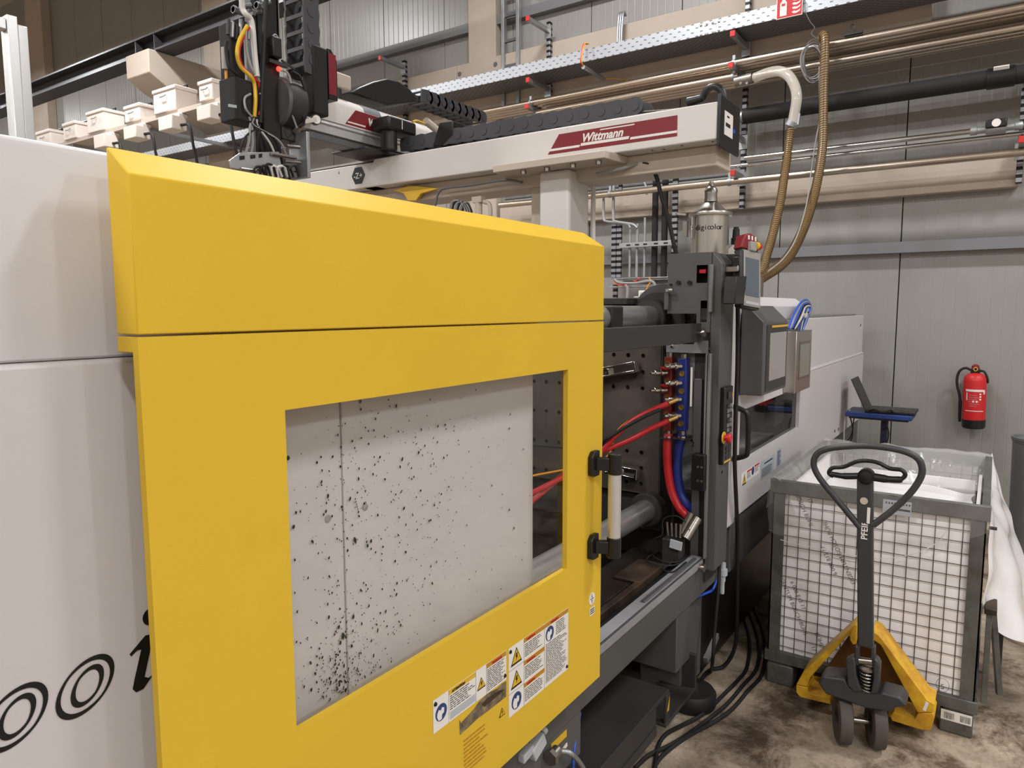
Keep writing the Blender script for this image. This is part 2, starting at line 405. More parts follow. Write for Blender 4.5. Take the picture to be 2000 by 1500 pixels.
# ---------------------------------------------------------------- cable tray with the fire sign
TX = 6.6
zt = PX(1100, 130, TX).z; 
tr_ = thing('cable_tray', 'long perforated galvanised cable tray running along the wall', 'cable tray', (TX, 4, zt))
yA, yB = -2.0, 16.0
MB().box(TX, TX + 0.004, yA, yB, zt, zt + 0.115).box(TX, TX + 0.012, yA, yB, zt + 0.115, zt + 0.119).build('side_sheet', 'tray_side', tr_)
MB().box(TX + 0.004, TX + 0.40, yA, yB, zt, zt + 0.003).build('bottom_sheet', 'tray_under_shaded', tr_)
MB().box(TX + 0.40, TX + 0.404, yA, yB, zt, zt + 0.115).build('side_sheet', 'tray_side', tr_)
for (u, v) in ((1369, 50), (1381, 47), (1392, 45), (1404, 42), (1369, 68), (1381, 66), (1392, 63), (1404, 60)):
    p = PX(u, v, TX); MB().lathe(p, -EX, [(0.012, 0), (0.011, 0.004), (0.004, 0.007)], 8).build('bolt', 'chrome', tr_)
# fire sign hung on the tray
s0 = PX(1516, 38, TX - 0.02); s1 = PX(1567, 25, TX - 0.02)
yl, yr = s0.y, s1.y; zb = s0.z - 0.005; hh = 0.2
sg = thing('fire_sign', 'red and white fire extinguisher sign fixed to the tray side', 'sign', (TX - 0.02, (yl + yr) / 2, zb))
MB().box(TX - 0.022, TX - 0.018, yr, yl, zb, zb + hh).build('sign_plate', 'label_white', sg)
MB().box(TX - 0.0235, TX - 0.022, yr + 0.006, yl - 0.006, zb + 0.006, zb + hh - 0.006).build('red_field', 'sign_red', sg)
def onsign(a, b): return (TX - 0.0242, yl - a * (yl - yr), zb + b * hh)
fl = MB().prism([onsign(.14, .10), onsign(.40, .10), onsign(.40, .62), onsign(.34, .72), onsign(.34, .82), onsign(.22, .82), onsign(.22, .72), onsign(.14, .62)], (0.0008, 0, 0))
fl.prism([onsign(.20, .82), onsign(.46, .90), onsign(.46, .96), onsign(.16, .88)], (0.0008, 0, 0)).build('extinguisher_symbol', 'label_white', sg)
MB().prism([(TX - 0.025, yl - .2 * (yl - yr), zb + .5 * hh), (TX - 0.025, yl - .34 * (yl - yr), zb + .5 * hh), (TX - 0.025, yl - .34 * (yl - yr), zb + .6 * hh), (TX - 0.025, yl - .2 * (yl - yr), zb + .6 * hh)], (0.0006, 0, 0)).build('symbol_window', 'sign_red', sg)
fl = MB()
for k in range(4):
    bb = .12 + .17 * k
    pts = [onsign(.60, bb + .06), onsign(.66, bb), onsign(.78, bb - .01), onsign(.90, bb + .05), onsign(.93, bb + .15), onsign(.86, bb + .09), onsign(.76, bb + .07), onsign(.68, bb + .10)]
    fl.prism(pts, (0.0008, 0, 0))
fl.build('flame_symbol', 'label_white', sg)

# ---------------------------------------------------------------- strut brackets with red end caps
def bracket(label, yy, z0, z1, arms, xu=7.0, xc=6.58):
    t = thing('wall_bracket', label, 'bracket', (xu, yy, z0), 'strut brackets on the wall')
    MB().box(xu, 7.058, yy - 0.022, yy + 0.022, z0, z1).build('upright', 'strut_slots', t, bevel=0.003)
    for (za, x0) in arms:
        a = MB().box(x0 + 0.012, xu - 0.004, yy - 0.02, yy - 0.017, za - 0.022, za + 0.022).box(x0 + 0.012, xu - 0.004, yy + 0.017, yy + 0.02, za - 0.022, za + 0.022).box(x0 + 0.012, xu - 0.004, yy - 0.02, yy + 0.02, za - 0.022, za - 0.019)
        a.box(x0 + 0.012, xu - 0.004, yy - 0.02, yy - 0.008, za + 0.019, za + 0.022).box(x0 + 0.012, xu - 0.004, yy + 0.008, yy + 0.02, za + 0.019, za + 0.022).box(xu - 0.006, xu, yy - 0.04, yy + 0.04, za - 0.08, za + 0.05)
        ar = a.build('arm', 'galv', t)
        MB().box(x0, x0 + 0.014, yy - 0.023, yy + 0.023, za - 0.025, za + 0.025).build('end_cap', 'cap_red', ar, bevel=0.003)
    return t
zc = lambda u, v: PX(u, v, 6.58).z
bracket('strut bracket with one empty red capped arm beside the robot cover', 6.44, 4.1, zc(740, 113) + .1, [(zc(740, 113), 6.58)])
bracket('strut bracket with three red capped arms right of the concrete column', 4.28, 3.6, zc(1032, 35) + .1, [(zc(1032, 35), 6.58), (zc(1033, 155), 6.58), (zc(1036, 207), 6.56)])
bracket('strut bracket behind the clear elbow with three red capped arms', 2.1, 2.75, 5.0, [(zc(1430, 65), 6.58), (zc(1430, 128), 6.55), (PX(1425, 338, 6.7).z, 6.7), (PX(1455, 262, 6.75).z, 6.75)])
bracket('strut bracket at the right end of the lowest pipe', -0.075, 2.78, 3.75, [(PX(1993, 272, 6.58).z, 6.58)])
# ---------------------------------------------------------------- pipes along the wall
PA, PB = -2.5, 4.9
za = PX(1100, 189, 6.65).z; zb2 = PX(1427, 147, 6.65).z - 0.02
names = ['front', 'second', 'third', 'rearmost']
for lay, z in (('upper', za), ('lower', zb2)):
    for k in range(4):
        x = 6.65 + k * 0.085
        y1 = 5.2 if lay == 'upper' else 4.2
        y0 = PA
        if lay == 'lower' and k == 0: y0 = 2.06
        b = MB().cyl((x, y0, z), (x, y1, z), 0.03, 16)
        b.lathe((x, 4.22, z), EY, [(0.0345, -0.05), (0.0345, 0.05)], 16) if lay == 'upper' else None
        tag(b.build('steel_pipe', 'pipe_steel'), '%s long steel conveying pipe of the %s layer under the tray' % (names[k], lay), 'pipe', 'steel conveying pipes along the wall')
for x_, z_, yy in ((6.65, za, 2.1), (6.65, za, 4.28), (6.65, zb2, 2.1)):
    cl = MB().lathe((x_, yy - 0.012, z_), EY, [(0.036, 0), (0.036, 0.024)], 16).box(x_ - 0.008, x_ + 0.008, yy - .012, yy + .012, z_ + 0.03, z_ + 0.07)
    tag(cl.build('pipe_clamp', 'galv'), 'small galvanised clamp holding a %s conveying pipe %s' % ('upper' if z_ == za else 'lower', 'by the clear elbow' if yy < 3 else 'above the energy chain'), 'clamp')
zb3 = PX(1700, 190, 6.8).z
bp_ = thing('black_pipe', 'thick black insulated pipe running along the wall', 'pipe', (6.8, 1, zb3))
MB().cyl((6.8, -2.5, zb3), (6.8, 2.04, zb3), 0.068, 24).build('insulation', 'black_matte', bp_)
MB().lathe((6.8, 2.04, zb3), EY, [(0.068, 0), (0.05, .01), (0.05, .05), (0.062, .052), (0.062, .10), (0.03, .102)], 20).build('end_fitting', 'galv', bp_)
yy = PX(1955, 150, 6.8).y
MB().lathe((6.8, yy - 0.09, zb3), EY, [(0.078, 0), (0.078, .18)], 24).build('clamp_shell', 'black_plastic', bp_, bevel=0.004)
MB().ob((6.735, yy, zb3 + 0.045), (0.004, 0, 0.004), (0, 0.05, 0), (-0.015, 0, 0.02)).build('clamp_label', 'label_white', bp_, bevel=0.004)
zt1 = PX(1700, 280, 6.8).z
for k, dz in enumerate((0.0, -0.05)):
    t = thing('thin_pipe', '%s of the two thin bright pipes below the black pipe' % ('upper' if k == 0 else 'lower'), 'pipe', (6.8, 1, zt1 + dz), 'pair of thin bright pipes')
    MB().cyl((6.8 + k * .06, -2.5, zt1 + dz), (6.8 + k * .06, 2.02 if k == 0 else 4.6, zt1 + dz), 0.022 - k * .004, 14).build('tube', 'chrome', t)
    if k == 0:
        yy = PX(1945, 258, 6.8).y
        MB().lathe((6.8, yy - .17, zt1), EY, [(.028, 0), (.034, .01), (.034, .05), (.028, .055), (.028, .1), (.045, .11), (.045, .23), (.028, .24), (.028, .29), (.034, .295), (.034, .335), (.028, .34)], 16).build('flow_fitting', 'galv', t)
        MB().box(6.74, 6.76, yy - .07, yy + .07, zt1 - .005, zt1 + .06).build('meter_head', 'black_plastic', t, bevel=.01)
        MB().lathe((6.741, yy, zt1 + .03), -EX, [(.03, 0), (.03, .004)], 16).build('meter_face', 'label_white', t)
zl = PX(1994, 297, 6.8).z
t = thing('low_pipe', 'lowest bright steel pipe in front of the beige wall beam', 'pipe', (6.8, 1, zl))
MB().cyl((6.8, -2.5, zl), (6.8, 4.8, zl), 0.032, 18).build('tube', 'pipe_steel', t)
for (u, v) in ((1425, 356), (1192, 383)):
    yy = PX(u, v, 6.8).y
    MB().lathe((6.8, yy - .015, zl), EY, [(.038, 0), (.038, .03)], 16).box(6.79, 6.81, yy - .012, yy + .012, zl + .03, zl + .09).build('pipe_ring', 'galv', t)
zd = PX(1300, 355, 7.06).z
t = tag(MB().tube(spline([(7.06, PX(1440, 333, 7.06).y, zd), (7.06, 3.3, zd), (7.06, 4.9, zd)], 2), 0.018, 10).build('conduit', 'galv_dark'), 'thin dark conduit just above the lowest bright pipe', 'conduit')
# cable ladder beside the column
yl0, yl1 = PX(984, 60, 7.05).y, PX(1013, 60, 7.05).y
t = thing('cable_ladder', 'upright galvanised cable ladder beside the concrete column', 'cable ladder', (7.05, (yl0 + yl1) / 2, 3.5))
for yy in (yl0, yl1): MB().box(7.02, 7.08, yy - .02, yy + .02, 4.1, 8.3).build('side_rail', 'galv', t, bevel=.003)
for k in range(14): MB().box(7.04, 7.07, min(yl0, yl1) + .02, max(yl0, yl1) - .02, 4.3 + k * .28, 4.33 + k * .28).build('rung', 'galv_dark', t)
# bundle of bent conduits over the tray
for k in range(3):
    y0 = PX(1206 + k * 4, 80, 6.95).y
    pts = [(6.95, y0, 4.3), (6.95, y0, 4.62), (6.97, y0, 4.78), (7.0, y0, 4.84), (7.05, y0, 4.82)]
    tag(MB().tube(spline(pts, 5), 0.011, 8).build('bent_conduit', 'galv'), ['left','middle','right'][k] + ' of three bent conduits rising above the tray', 'conduit', 'bent conduits above the tray')
# short pipe stub with orange cable hung from the tray
p0 = PX(1139, 131, 6.5); p1 = PX(1177, 153, 6.9)
t = thing('hanging_tube', 'short grey tube tied under the tray with orange cables', 'tube', p0)
MB().cyl(p0, (6.95, p0.y, p0.z), 0.02, 12).build('tube', 'galv', t)
MB().tube(spline([p0 + V((.0, 0, .01)), p0 + V((-.03, 0, .06)), p0 + V((.02, -.0, .22)), p0 + V((.1, -.01, .25))], 6), 0.006, 8).build('cable', 'orange', t)
MB().tube(spline([p0 + V((.0, .01, .01)), p0 + V((-.03, .012, .06)), p0 + V((.02, .012, .22)), p0 + V((.1, .01, .25))], 6), 0.006, 8).build('cable', 'red', t)
MB().tube(spline([(6.95, p0.y, p0.z), (7.0, p0.y - .15, p0.z - .01), (7.05, p0.y - .3, p0.z - .06)], 6), 0.006, 8).build('cable', 'orange', t)
# ================================================================= injection moulding machine
def grid_plate(b, a_rng, b_rng, holes, mp, t):
    """plate with rectangular cut-outs; mp(a, b, d) -> point, d from 0 (front) to t"""
    A = sorted(set([*a_rng] + [h[0] for h in holes] + [h[1] for h in holes])); B = sorted(set([*b_rng] + [h[2] for h in holes] + [h[3] for h in holes]))
    solid = lambda i, j: 0 <= i < len(A) - 1 and 0 <= j < len(B) - 1 and not any(h[0] <= (A[i] + A[i + 1]) / 2 <= h[1] and h[2] <= (B[j] + B[j + 1]) / 2 <= h[3] for h in holes)
    idx = {}
    def vid(i, j, d):
        if (i, j, d) not in idx: idx[(i, j, d)] = len(b.v); b.v.append(V(mp(A[i], B[j], d)))
        return idx[(i, j, d)]
    for i in range(len(A) - 1):
        for j in range(len(B) - 1):
            if not solid(i, j): continue
            for d in (0, t): b.f.append((vid(i, j, d), vid(i + 1, j, d), vid(i + 1, j + 1, d), vid(i, j + 1, d)))
            for (di, dj, e0, e1) in ((-1, 0, (0, 0), (0, 1)), (1, 0, (1, 0), (1, 1)), (0, -1, (0, 0), (1, 0)), (0, 1, (0, 1), (1, 1))):
                if not solid(i + di, j + dj):
                    b.f.append((vid(i + e0[0], j + e0[1], 0), vid(i + e1[0], j + e1[1], 0), vid(i + e1[0], j + e1[1], t), vid(i + e0[0], j + e0[1], t)))
    return b
fY = lambda y0: (lambda a, b, d: (a, y0 + d, b))      # plate facing the operator side (a = x, b = z)
fX = lambda x0: (lambda a, b, d: (x0 + d, a, b))      # plate facing the door end (a = y, b = z)

M = thing('injection_moulding_machine', 'large injection moulding machine with yellow sliding door and white covers', 'machine', (2.5, 1.6, 0))
D = 0.92
# ---- sliding door
XL, XR = 0.488, 1.81; ZB, ZS, ZT = 0.709, 1.766, 1.972
WX0, WX1, WZ0, WZ1 = 0.714, 1.609, 1.104, 1.642
db = MB(); grid_plate(db, (XL, XR), (ZB, ZS - 0.0015), [(WX0, WX1, WZ0, WZ1)], fY(D), 0.014)
door = db.build('sliding_door', 'yellow', M, label='yellow sliding safety door with a big window')
db = MB()
db.box(XL, XL + 0.004, D + 0.014, D + 0.052, ZS - 0.022, ZS - 0.0015).build('door_flange', 'yellow', door, bevel=0.001); db = MB()
db.box(XR - 0.004, XR, D + 0.014, D + 0.045, ZB, ZS - 0.0015).box(XL, XR, D + 0.014, D + 0.05, ZB, ZB + 0.004)
db.build('door_flange', 'yellow', door, bevel=0.001)
db = MB()
prof = [(D, ZS + 0.0015), (D, ZT), (D + 0.047, 2.01), (D + 0.052, 2.01), (D + 0.052, ZS + 0.0015)]
db.prism([(XL, a, b) for a, b in prof], (XR - XL - 0.0, 0, 0))
# trim the right end of the chamfer like the sheet fold in the photo
for i, p in enumerate(db.v):
    if p.x > XR - 0.01 and p.z > 2.0: p.x -= 0.035
db.build('upper_door_panel', 'yellow', door, bevel=0.002)
MB().box(WX0 - 0.02, WX1 + 0.02, D + 0.0145, D + 0.0185, WZ0 - 0.02, WZ1 + 0.02).build('window_pane', 'pane_glass', door, smooth=0)
# black oil specks on the inner cover seen through the pane (densest bottom left)
sp = MB(); YSP = 0.9965
def speck(u, v, r, el=1.0, ang=0.0):
    c = PY(u, v, YSP); n = 7; pts = []
    for k in range(n):
        a = 2 * PI * k / n; rr = r * random.uniform(0.7, 1.2)
        x = math.cos(a) * rr; z = math.sin(a) * rr * el
        pts.append((c.x + x * math.cos(ang) - z * math.sin(ang), YSP, c.z + x * math.sin(ang) + z * math.cos(ang)))
    sp.poly(pts)
wq = [(560, 805), (1040, 733), (1040, 1148), (582, 1430)]
def inq(u, v):
    t = (u - 560) / 480; top = 803 - 72 * t + 8; bot = 1432 - 290 * t - 12
    left = 562 + (v - 805) / 625 * 22
    return left < u < 1036 and top < v < bot
n = 0
px = 0.00092
while n < 880:
    q = random.random()
    if q < 0.42: u, v = random.gauss(780, 120), random.gauss(960, 130)
    elif q < 0.62: u, v = random.uniform(565, 1035), random.uniform(740, 1400)
    elif q < 0.85: u, v = random.gauss(690, 60), random.gauss(1270, 70)
    else: u, v = random.gauss(660, 28), random.gauss(1330, 28)
    if not inq(u, v) or (u > 930 and random.random() < 0.5): continue
    speck(u, v, px * random.choice([0.8, 0.9, 1.0, 1.1, 1.3, 1.6, 2.1]) * random.uniform(0.8, 1.5), random.uniform(0.8, 1.8), random.uniform(-0.5, 0.5)); n += 1
for (u, v, r, el) in ((704, 784, 3.2, 1.3), (563, 895, 3.8, 1.6), (573, 1029, 3.4, 1.3), (694, 1056, 3.6, 2.4), (718, 1066, 3, 1.4), (995, 837, 2.6, 1.4), (786, 897, 3, 1.7), (666, 873, 2.8, 1.2), (665, 911, 2.8, 1.2),
                      (844, 1139, 1.8, 2.6), (738, 1231, 2.5, 2.4), (670, 1243, 5, 1.6), (662, 1225, 3.6, 1.2), (730, 1280, 2.6, 1.8), (688, 862, 2.6, 1.2), (751, 852, 2.4, 1.2), (752, 936, 2.6, 1.2), (759, 781, 2.2, 1.3),
                      (840, 780, 2.2, 1.3), (773, 966, 2.2, 1.2), (853, 1054, 2.2, 1.7), (845, 1140, 2.0, 2.0), (738, 1006, 2.4, 1.4), (720, 867, 2.2, 1.2), (690, 1205, 3.2, 1.5), (655, 1290, 2, 2), (672, 1300, 2.5, 2), (665, 1255, 3.5, 1.8),
                      (640, 1180, 2, 2), (700, 1000, 1.8, 1.8), (793, 1025, 2.0, 2.2), (830, 1130, 1.8, 2.0)):
    speck(u, v, px * r, el, random.uniform(-0.4, 0.4))
for k in range(6): speck(694 + k * 1.3, 975 + k * 5, px * 1.2, 2.5, -0.3)
sp.build('oil_specks', 'print_black', M, smooth=0, kind='stuff', label='black oil specks spattered over the inner cover')
# handle: two black feet, aluminium grip
hx = 1.775; hy = 0.862
zu = PY(1160, 903, D).z; zd_ = PY(1160, 1063, D).z
for z, s in ((zu, 1), (zd_, -1)):
    x0 = PY(1155, 903, D).x
    b = MB().prism([(x0 - .022, D, z - .03), (x0 - .022, D, z + .022), (x0 - .008, D, z + .036), (x0 + .022, D, z + .036), (x0 + .022, D, z - .036), (x0 - .008, D, z - .036)], (0, -0.016, 0))
    b.prism([(x0 - .012, D - .015, z - .02), (x0 + .014, D - .015, z - .02), (x0 + .03, hy - .012, z - .02), (x0 + .03, hy + .014, z - .02), (x0 + .012, D - .016, z - .02)], (0, 0, .034)) if False else None
    g0 = V((x0 + .004, D - .012, z)); g1 = V((hx, hy, z))
    b.bar(g0, g1, .022, .036)
    b.cyl((hx, hy, z - .03), (hx, hy, z + .03), .0205, 18)
    b.build('handle_bracket', 'black_plastic', door, bevel=.003)
MB().cyl((hx, hy, zd_ + .028), (hx, hy, zu - .028), .0185, 20).build('handle_grip', 'alu', door, label='round aluminium grip of the door handle')
# ---- stickers on the door
def sticker_pt(u, v, off=0.0): p = PY(u, v, D); return V((p.x, D - 0.0006 - off, p.z))
def sheet(parent, corners, mt, name, off=0.0, th=0.0004):
    return MB().prism([sticker_pt(u, v, off) for u, v in corners], (0, -th, 0)).build(name, mt, parent, smooth=0)
def plate_rect(x0, x1, z0, z1, mt, name, parent, off=0.0, y=D):
    return MB().box(x0, x1, y - 0.0006 - off - 0.0004, y - 0.0006 - off, z0, z1).build(name, mt, parent, smooth=0)
def lines(parent, x0, x1, z0, z1, n, y=D, off=0.0005, mt='print_dark', rag=0.35, h=0.42):
    b = MB(); dz = (z1 - z0) / n
    for k in range(n):
        zz = z1 - (k + 0.5) * dz; x = x0; xe = x1 - (x1 - x0) * rag * random.random()
        while x < xe:
            w_ = random.uniform(0.006, 0.02); e = min(x + w_, xe)
            b.quad((x, y - 0.0006 - off - 0.0004, zz - dz * h / 2), (e, y - 0.0006 - off - 0.0004, zz - dz * h / 2), (e, y - 0.0006 - off - 0.0004, zz + dz * h / 2), (x, y - 0.0006 - off - 0.0004, zz + dz * h / 2)); x = e + 0.0025
    return b.build('small_print', mt, parent, smooth=0)
def tri_sign(parent, cx, cz, s, y=D, mt='amber'):
    yy = y - 0.0012
    MB().prism([(cx - s, yy, cz - s * .85), (cx + s, yy, cz - s * .85), (cx, yy, cz + s * .9)], (0, -.0003, 0)).build('warning_triangle', 'print_black', parent, smooth=0)
    yy -= .0004; s2 = s * .8
    MB().prism([(cx - s2, yy, cz - s2 * .8), (cx + s2, yy, cz - s2 * .8), (cx, yy, cz + s2 * .85)], (0, -.0003, 0)).build('triangle_field', mt, parent, smooth=0)
    yy -= .0004
    MB().prism([(cx - s * .1, yy, cz + s * .3), (cx + s * .2, yy, cz + s * .3), (cx + .02 * s, yy, cz), (cx + s * .2, yy, cz), (cx - s * .12, yy, cz - s * .5), (cx - .03 * s, yy, cz - .1 * s), (cx - s * .2, yy, cz - .1 * s)], (0, -.0003, 0)).build('triangle_symbol', 'print_black', parent, smooth=0)
def round_sign(parent, cx, cz, r, y=D):
    yy = y - 0.0012
    MB().lathe((cx, yy, cz), -EY, [(r, 0), (r, .0004)], 24).build('blue_disc', 'sign_blue', parent, smooth=0)
    yy -= .0005
    b = MB().prism([(cx - r * .7, yy, cz + r * .1), (cx - r * .45, yy, cz + r * .45), (cx - .05 * r, yy, cz + r * .25), (cx + r * .1, yy, cz + r * .55), (cx + r * .5, yy, cz + r * .35), (cx + r * .45, yy, cz - r * .2), (cx + r * .1, yy, cz - r * .3), (cx + .05 * r, yy, cz - r * .85), (cx - r * .5, yy, cz - r * .8), (cx - r * .75, yy, cz - r * .3)], (0, -.0003, 0))
    b.build('glove_symbol', 'label_white', parent, smooth=0)
pBR = PY(1109, 1297, D); pTL = PY(993, 1268, D); pTR = PY(1109, 1186, D); pBL = PY(993, 1413, D)
x0, x1, z0, z1 = (pTL.x + pBL.x) / 2, (pTR.x + pBR.x) / 2, (pBR.z + pBL.z) / 2, (pTL.z + pTR.z) / 2
pl = plate_rect(x0, x1, z0, z1, 'label_white', 'warning_plate', door); W = x1 - x0; H = z1 - z0
ca, cb_ = x0 + W * .23, x0 + W * .57
for xx in (ca, cb_): plate_rect(xx - .0006, xx + .0006, z0, z1 - H * .02, 'cable_grey', 'rule_line', pl, .0004)
for k in range(3):
    zt_ = z1 - H * k / 3
    plate_rect(ca + .001, cb_ - .001, zt_ - H * .07, zt_ - H * .005, 'sign_amber', 'heading_bar', pl, .0004)
    text('WARNING', H * .045, 'sign_red', (ca + .012, D - .0022, zt_ - H * .055), EX, EZ, pl)
    lines(pl, ca + .004, cb_ - .006, zt_ - H * .29, zt_ - H * .09, 7)
    if k: plate_rect(x0, ca, zt_ - .0006, zt_ + .0006, 'cable_grey', 'rule_line', pl, .0004)
    if k < 2: tri_sign(pl, (x0 + ca) / 2, zt_ - H * .17, W * .085)
    else: round_sign(pl, (x0 + ca) / 2, zt_ - H * .16, W * .075)
plate_rect(cb_ + .001, x1 - .001, z1 - H * .07, z1 - H * .005, 'sign_amber', 'heading_bar', pl, .0004)
text('WARNING', H * .045, 'sign_red', (cb_ + .03, D - .0022, z1 - H * .055), EX, EZ, pl)
round_sign(pl, cb_ + W * .09, z1 - H * .2, W * .07)
lines(pl, cb_ + W * .2, x1 - .006, z1 - H * .3, z1 - H * .09, 7); lines(pl, cb_ + .006, x1 - .006, z0 + H * .06, z1 - H * .33, 22)
for (xx, zz) in ((x0 + .007, z1 - .01), (x1 - .007, z0 + .01)): MB().lathe((xx, D - .001, zz), -EY, [(.005, 0), (.0035, .003), (.0002, .0035)], 10).build('rivet', 'print_black', pl)
pTL = PY(845, 1370, D); pBL = PY(845, 1433, D); pTR = PY(988, 1269, D); pBR = PY(988, 1328, D)
x0, x1, z0, z1 = pTL.x, pTR.x, (pBR.z + pBL.z) / 2, (pTL.z + pTR.z) / 2; W = x1 - x0; H = z1 - z0
pl = plate_rect(x0, x1, z0, z1, 'label_white', 'warning_plate', door)
for xx in (x0 + W * .19, x0 + W * .55, x0 + W * .7): plate_rect(xx - .0006, xx + .0006, z0, z1, 'cable_grey', 'rule_line', pl, .0004)
round_sign(pl, x0 + W * .095, z0 + H * .5, W * .07)
plate_rect(x0 + W * .195, x0 + W * .545, z1 - H * .16, z1 - H * .01, 'amber', 'heading_bar', pl, .0004)
text('ATTENTION', H * .11, 'print_black', (x0 + W * .23, D - .0022, z1 - H * .135), EX, EZ, pl)
plate_rect(x0 + W * .705, x1 - .001, z1 - H * .16, z1 - H * .01, 'sign_amber', 'heading_bar', pl, .0004)
text('WARNING', H * .11, 'sign_red', (x0 + W * .78, D - .0022, z1 - H * .135), EX, EZ, pl)
lines(pl, x0 + W * .205, x0 + W * .54, z0 + H * .34, z1 - H * .19, 7); plate_rect(x0 + W * .205, x0 + W * .54, z0 + H * .06, z0 + H * .3, 'label_grey', 'grey_field', pl, .0004)
tri_sign(pl, x0 + W * .625, z0 + H * .5, W * .06); lines(pl, x0 + W * .71, x1 - .005, z0 + H * .06, z1 - H * .19, 12)
for (xx, zz) in ((x0 + .007, z1 - .01), (x1 - .006, z0 + .012)): MB().lathe((xx, D - .001, zz), -EY, [(.005, 0), (.0035, .003), (.0002, .0035)], 10).build('rivet', 'print_black', pl)
# torn strip of an old sticker
torn = [(897, 1406), (900, 1412), (925, 1385), (935, 1370), (955, 1352), (970, 1345), (980, 1335), (988, 1330), (988, 1360), (960, 1382), (930, 1405), (898, 1435)]
sheet(door, torn, 'torn', 'torn_sticker', .0002)
sheet(door, [(940, 1375), (952, 1362), (975, 1348), (985, 1346), (962, 1366), (945, 1380)], 'rusty', 'torn_patch', .0008)
tri_sign(door, PY(980, 1390, D).x, PY(980, 1390, D).z, .012)
q0 = PY(905, 1440, D); lines(door, q0.x, q0.x + .09, q0.z - .09, q0.z - .005, 9, mt='sign_amber', off=.0)
# round arrow sticker below the handle
q = PY(1155.5, 1169, D)
rs = MB().lathe((q.x, D - .0006, q.z), -EY, [(.018, 0), (.018, .0006)], 24).build('arrow_sticker', 'label_white', door, smooth=0)
b = MB()
b.box(q.x - .01, q.x + .01, D - .0018, D - .0012, q.z - .001, q.z + .001)
for s in (1, -1): b.prism([(q.x - .003, D - .0018, q.z + s * .004), (q.x + .003, D - .0018, q.z + s * .004), (q.x, D - .0018, q.z + s * .010)], (0, .0005, 0)); b.box(q.x - .0006, q.x + .0006, D - .0018, D - .0012, min(q.z + s * .004, q.z + s * .014), max(q.z + s * .004, q.z + s * .014))
b.build('arrow_symbol', 'print_black', rs, smooth=0)
q = PY(1156, 1193, D); pl = plate_rect(q.x - .015, q.x + .015, q.z - .012, q.z + .012, 'label_white', 'small_sticker', door)
for k in (-1, 0, 1): plate_rect(q.x - .012, q.x + .012, q.z + k * .006 - .0015, q.z + k * .006 + .0015, 'print_dark', 'print_line', pl, .0004)

# ---- white clamp side covers
YC = 1.0
seam = PY(672, 1000, YC).x; xend = PY(1041, 950, YC).x
cl_ = MB().box(-2.2, seam - .001, YC, YC + .058, .62, 1.7322).build('clamp_cover', 'white_paint', M, bevel=.006, label='white lower clamp cover with black lettering')
c2_ = MB().box(seam + .001, xend, YC, YC + .03, .62, 1.7322).build('clamp_cover', 'white_paint', M, bevel=.002, label='inner white cover behind the door window')
for (u, v) in ((640, 1013), (713, 990)):
    p = PY(u, v, YC); MB().lathe((p.x, YC, p.z), -EY, [(.0075, 0), (.007, .0015), (.002, .0025)], 14).build('button_bolt', 'cable_grey', c2_ if u > 672 else cl_)
uc = MB().prism([(-2.2, 1.03, 1.733), (-2.2, 1.03, 2.005), (-2.2, 1.036, 2.016), (-2.2, 1.05, 2.02), (-2.2, 2.6, 2.02), (-2.2, 2.6, 1.733)], (3.84, 0, 0))
for p in uc.v:
    if p.x > 0: p.x = 1.64 if p.y < 1.2 else 1.2
uc.build('upper_clamp_cover', 'white_paint', M, bevel=.004, label='white upper clamp cover with a bright top edge')
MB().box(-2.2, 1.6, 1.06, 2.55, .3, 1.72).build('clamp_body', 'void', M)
# lettering of the clamp cover: outlined o, outlined o, bold slanted i
def ring_letter(cx, cz, rx, rz, th, sl):
    b = MB()
    for (kx, kz, ddx, t) in ((1.0, 1.0, 0, th), (.56, .68, .06 * rx, th * 1.0)):
        N = 40; o1 = []; o2 = []
        for k in range(N):
            a = 2 * PI * k / N; tt = t * (0.7 + 0.5 * abs(math.sin(a + .6)))
            for L, d in ((o1, 0), (o2, -tt)):
                x = math.cos(a) * (rx * kx + d); z = math.sin(a) * (rz * kz + d)
                L.append(V((cx + ddx + x + z * sl, YC - .0012, cz + z)))
        for k in range(N):
            j = (k + 1) % N; b.quad(o1[k], o1[j], o2[j], o2[k])
    return b
p = PY(167, 1340, YC); pe = PY(232, 1330, YC); pz0 = PY(150, 1404, YC).z; pz1 = PY(185, 1282, YC).z
rx = (PY(228, 1340, YC).x - PY(106, 1340, YC).x) / 2 * .93; rz = (pz1 - pz0) / 2
ring_letter(p.x, p.z, rx, rz, .0056, .34).build('lettering', 'print_black', cl_, smooth=0)
dxo = rx * 2.32
ring_letter(p.x - dxo, p.z - .002, rx, rz, .0056, .34).build('lettering', 'print_black', cl_, smooth=0)
ip = [(258, 1278), (290, 1240), (300, 1240), (300, 1300), (297, 1322), (309, 1322), (285, 1345), (262, 1352), (258, 1345), (278, 1268), (262, 1282)]
ip = [(253, 1278), (284, 1241), (298, 1238), (292, 1275), (282, 1322), (290, 1324), (298, 1318), (280, 1345), (266, 1352), (259, 1346), (263, 1325), (276, 1268), (268, 1270), (256, 1282)]
MB().prism([PY(u, v, YC - .0008) for u, v in ip], (0, -.0005, 0)).build('lettering', 'print_black', cl_, smooth=0)
q = PY(295, 1203, YC); MB().lathe((q.x, YC - .0008, q.z), -EY, [(.013, 0), (.013, .0005)], 20).build('lettering', 'print_black', cl_, smooth=0)

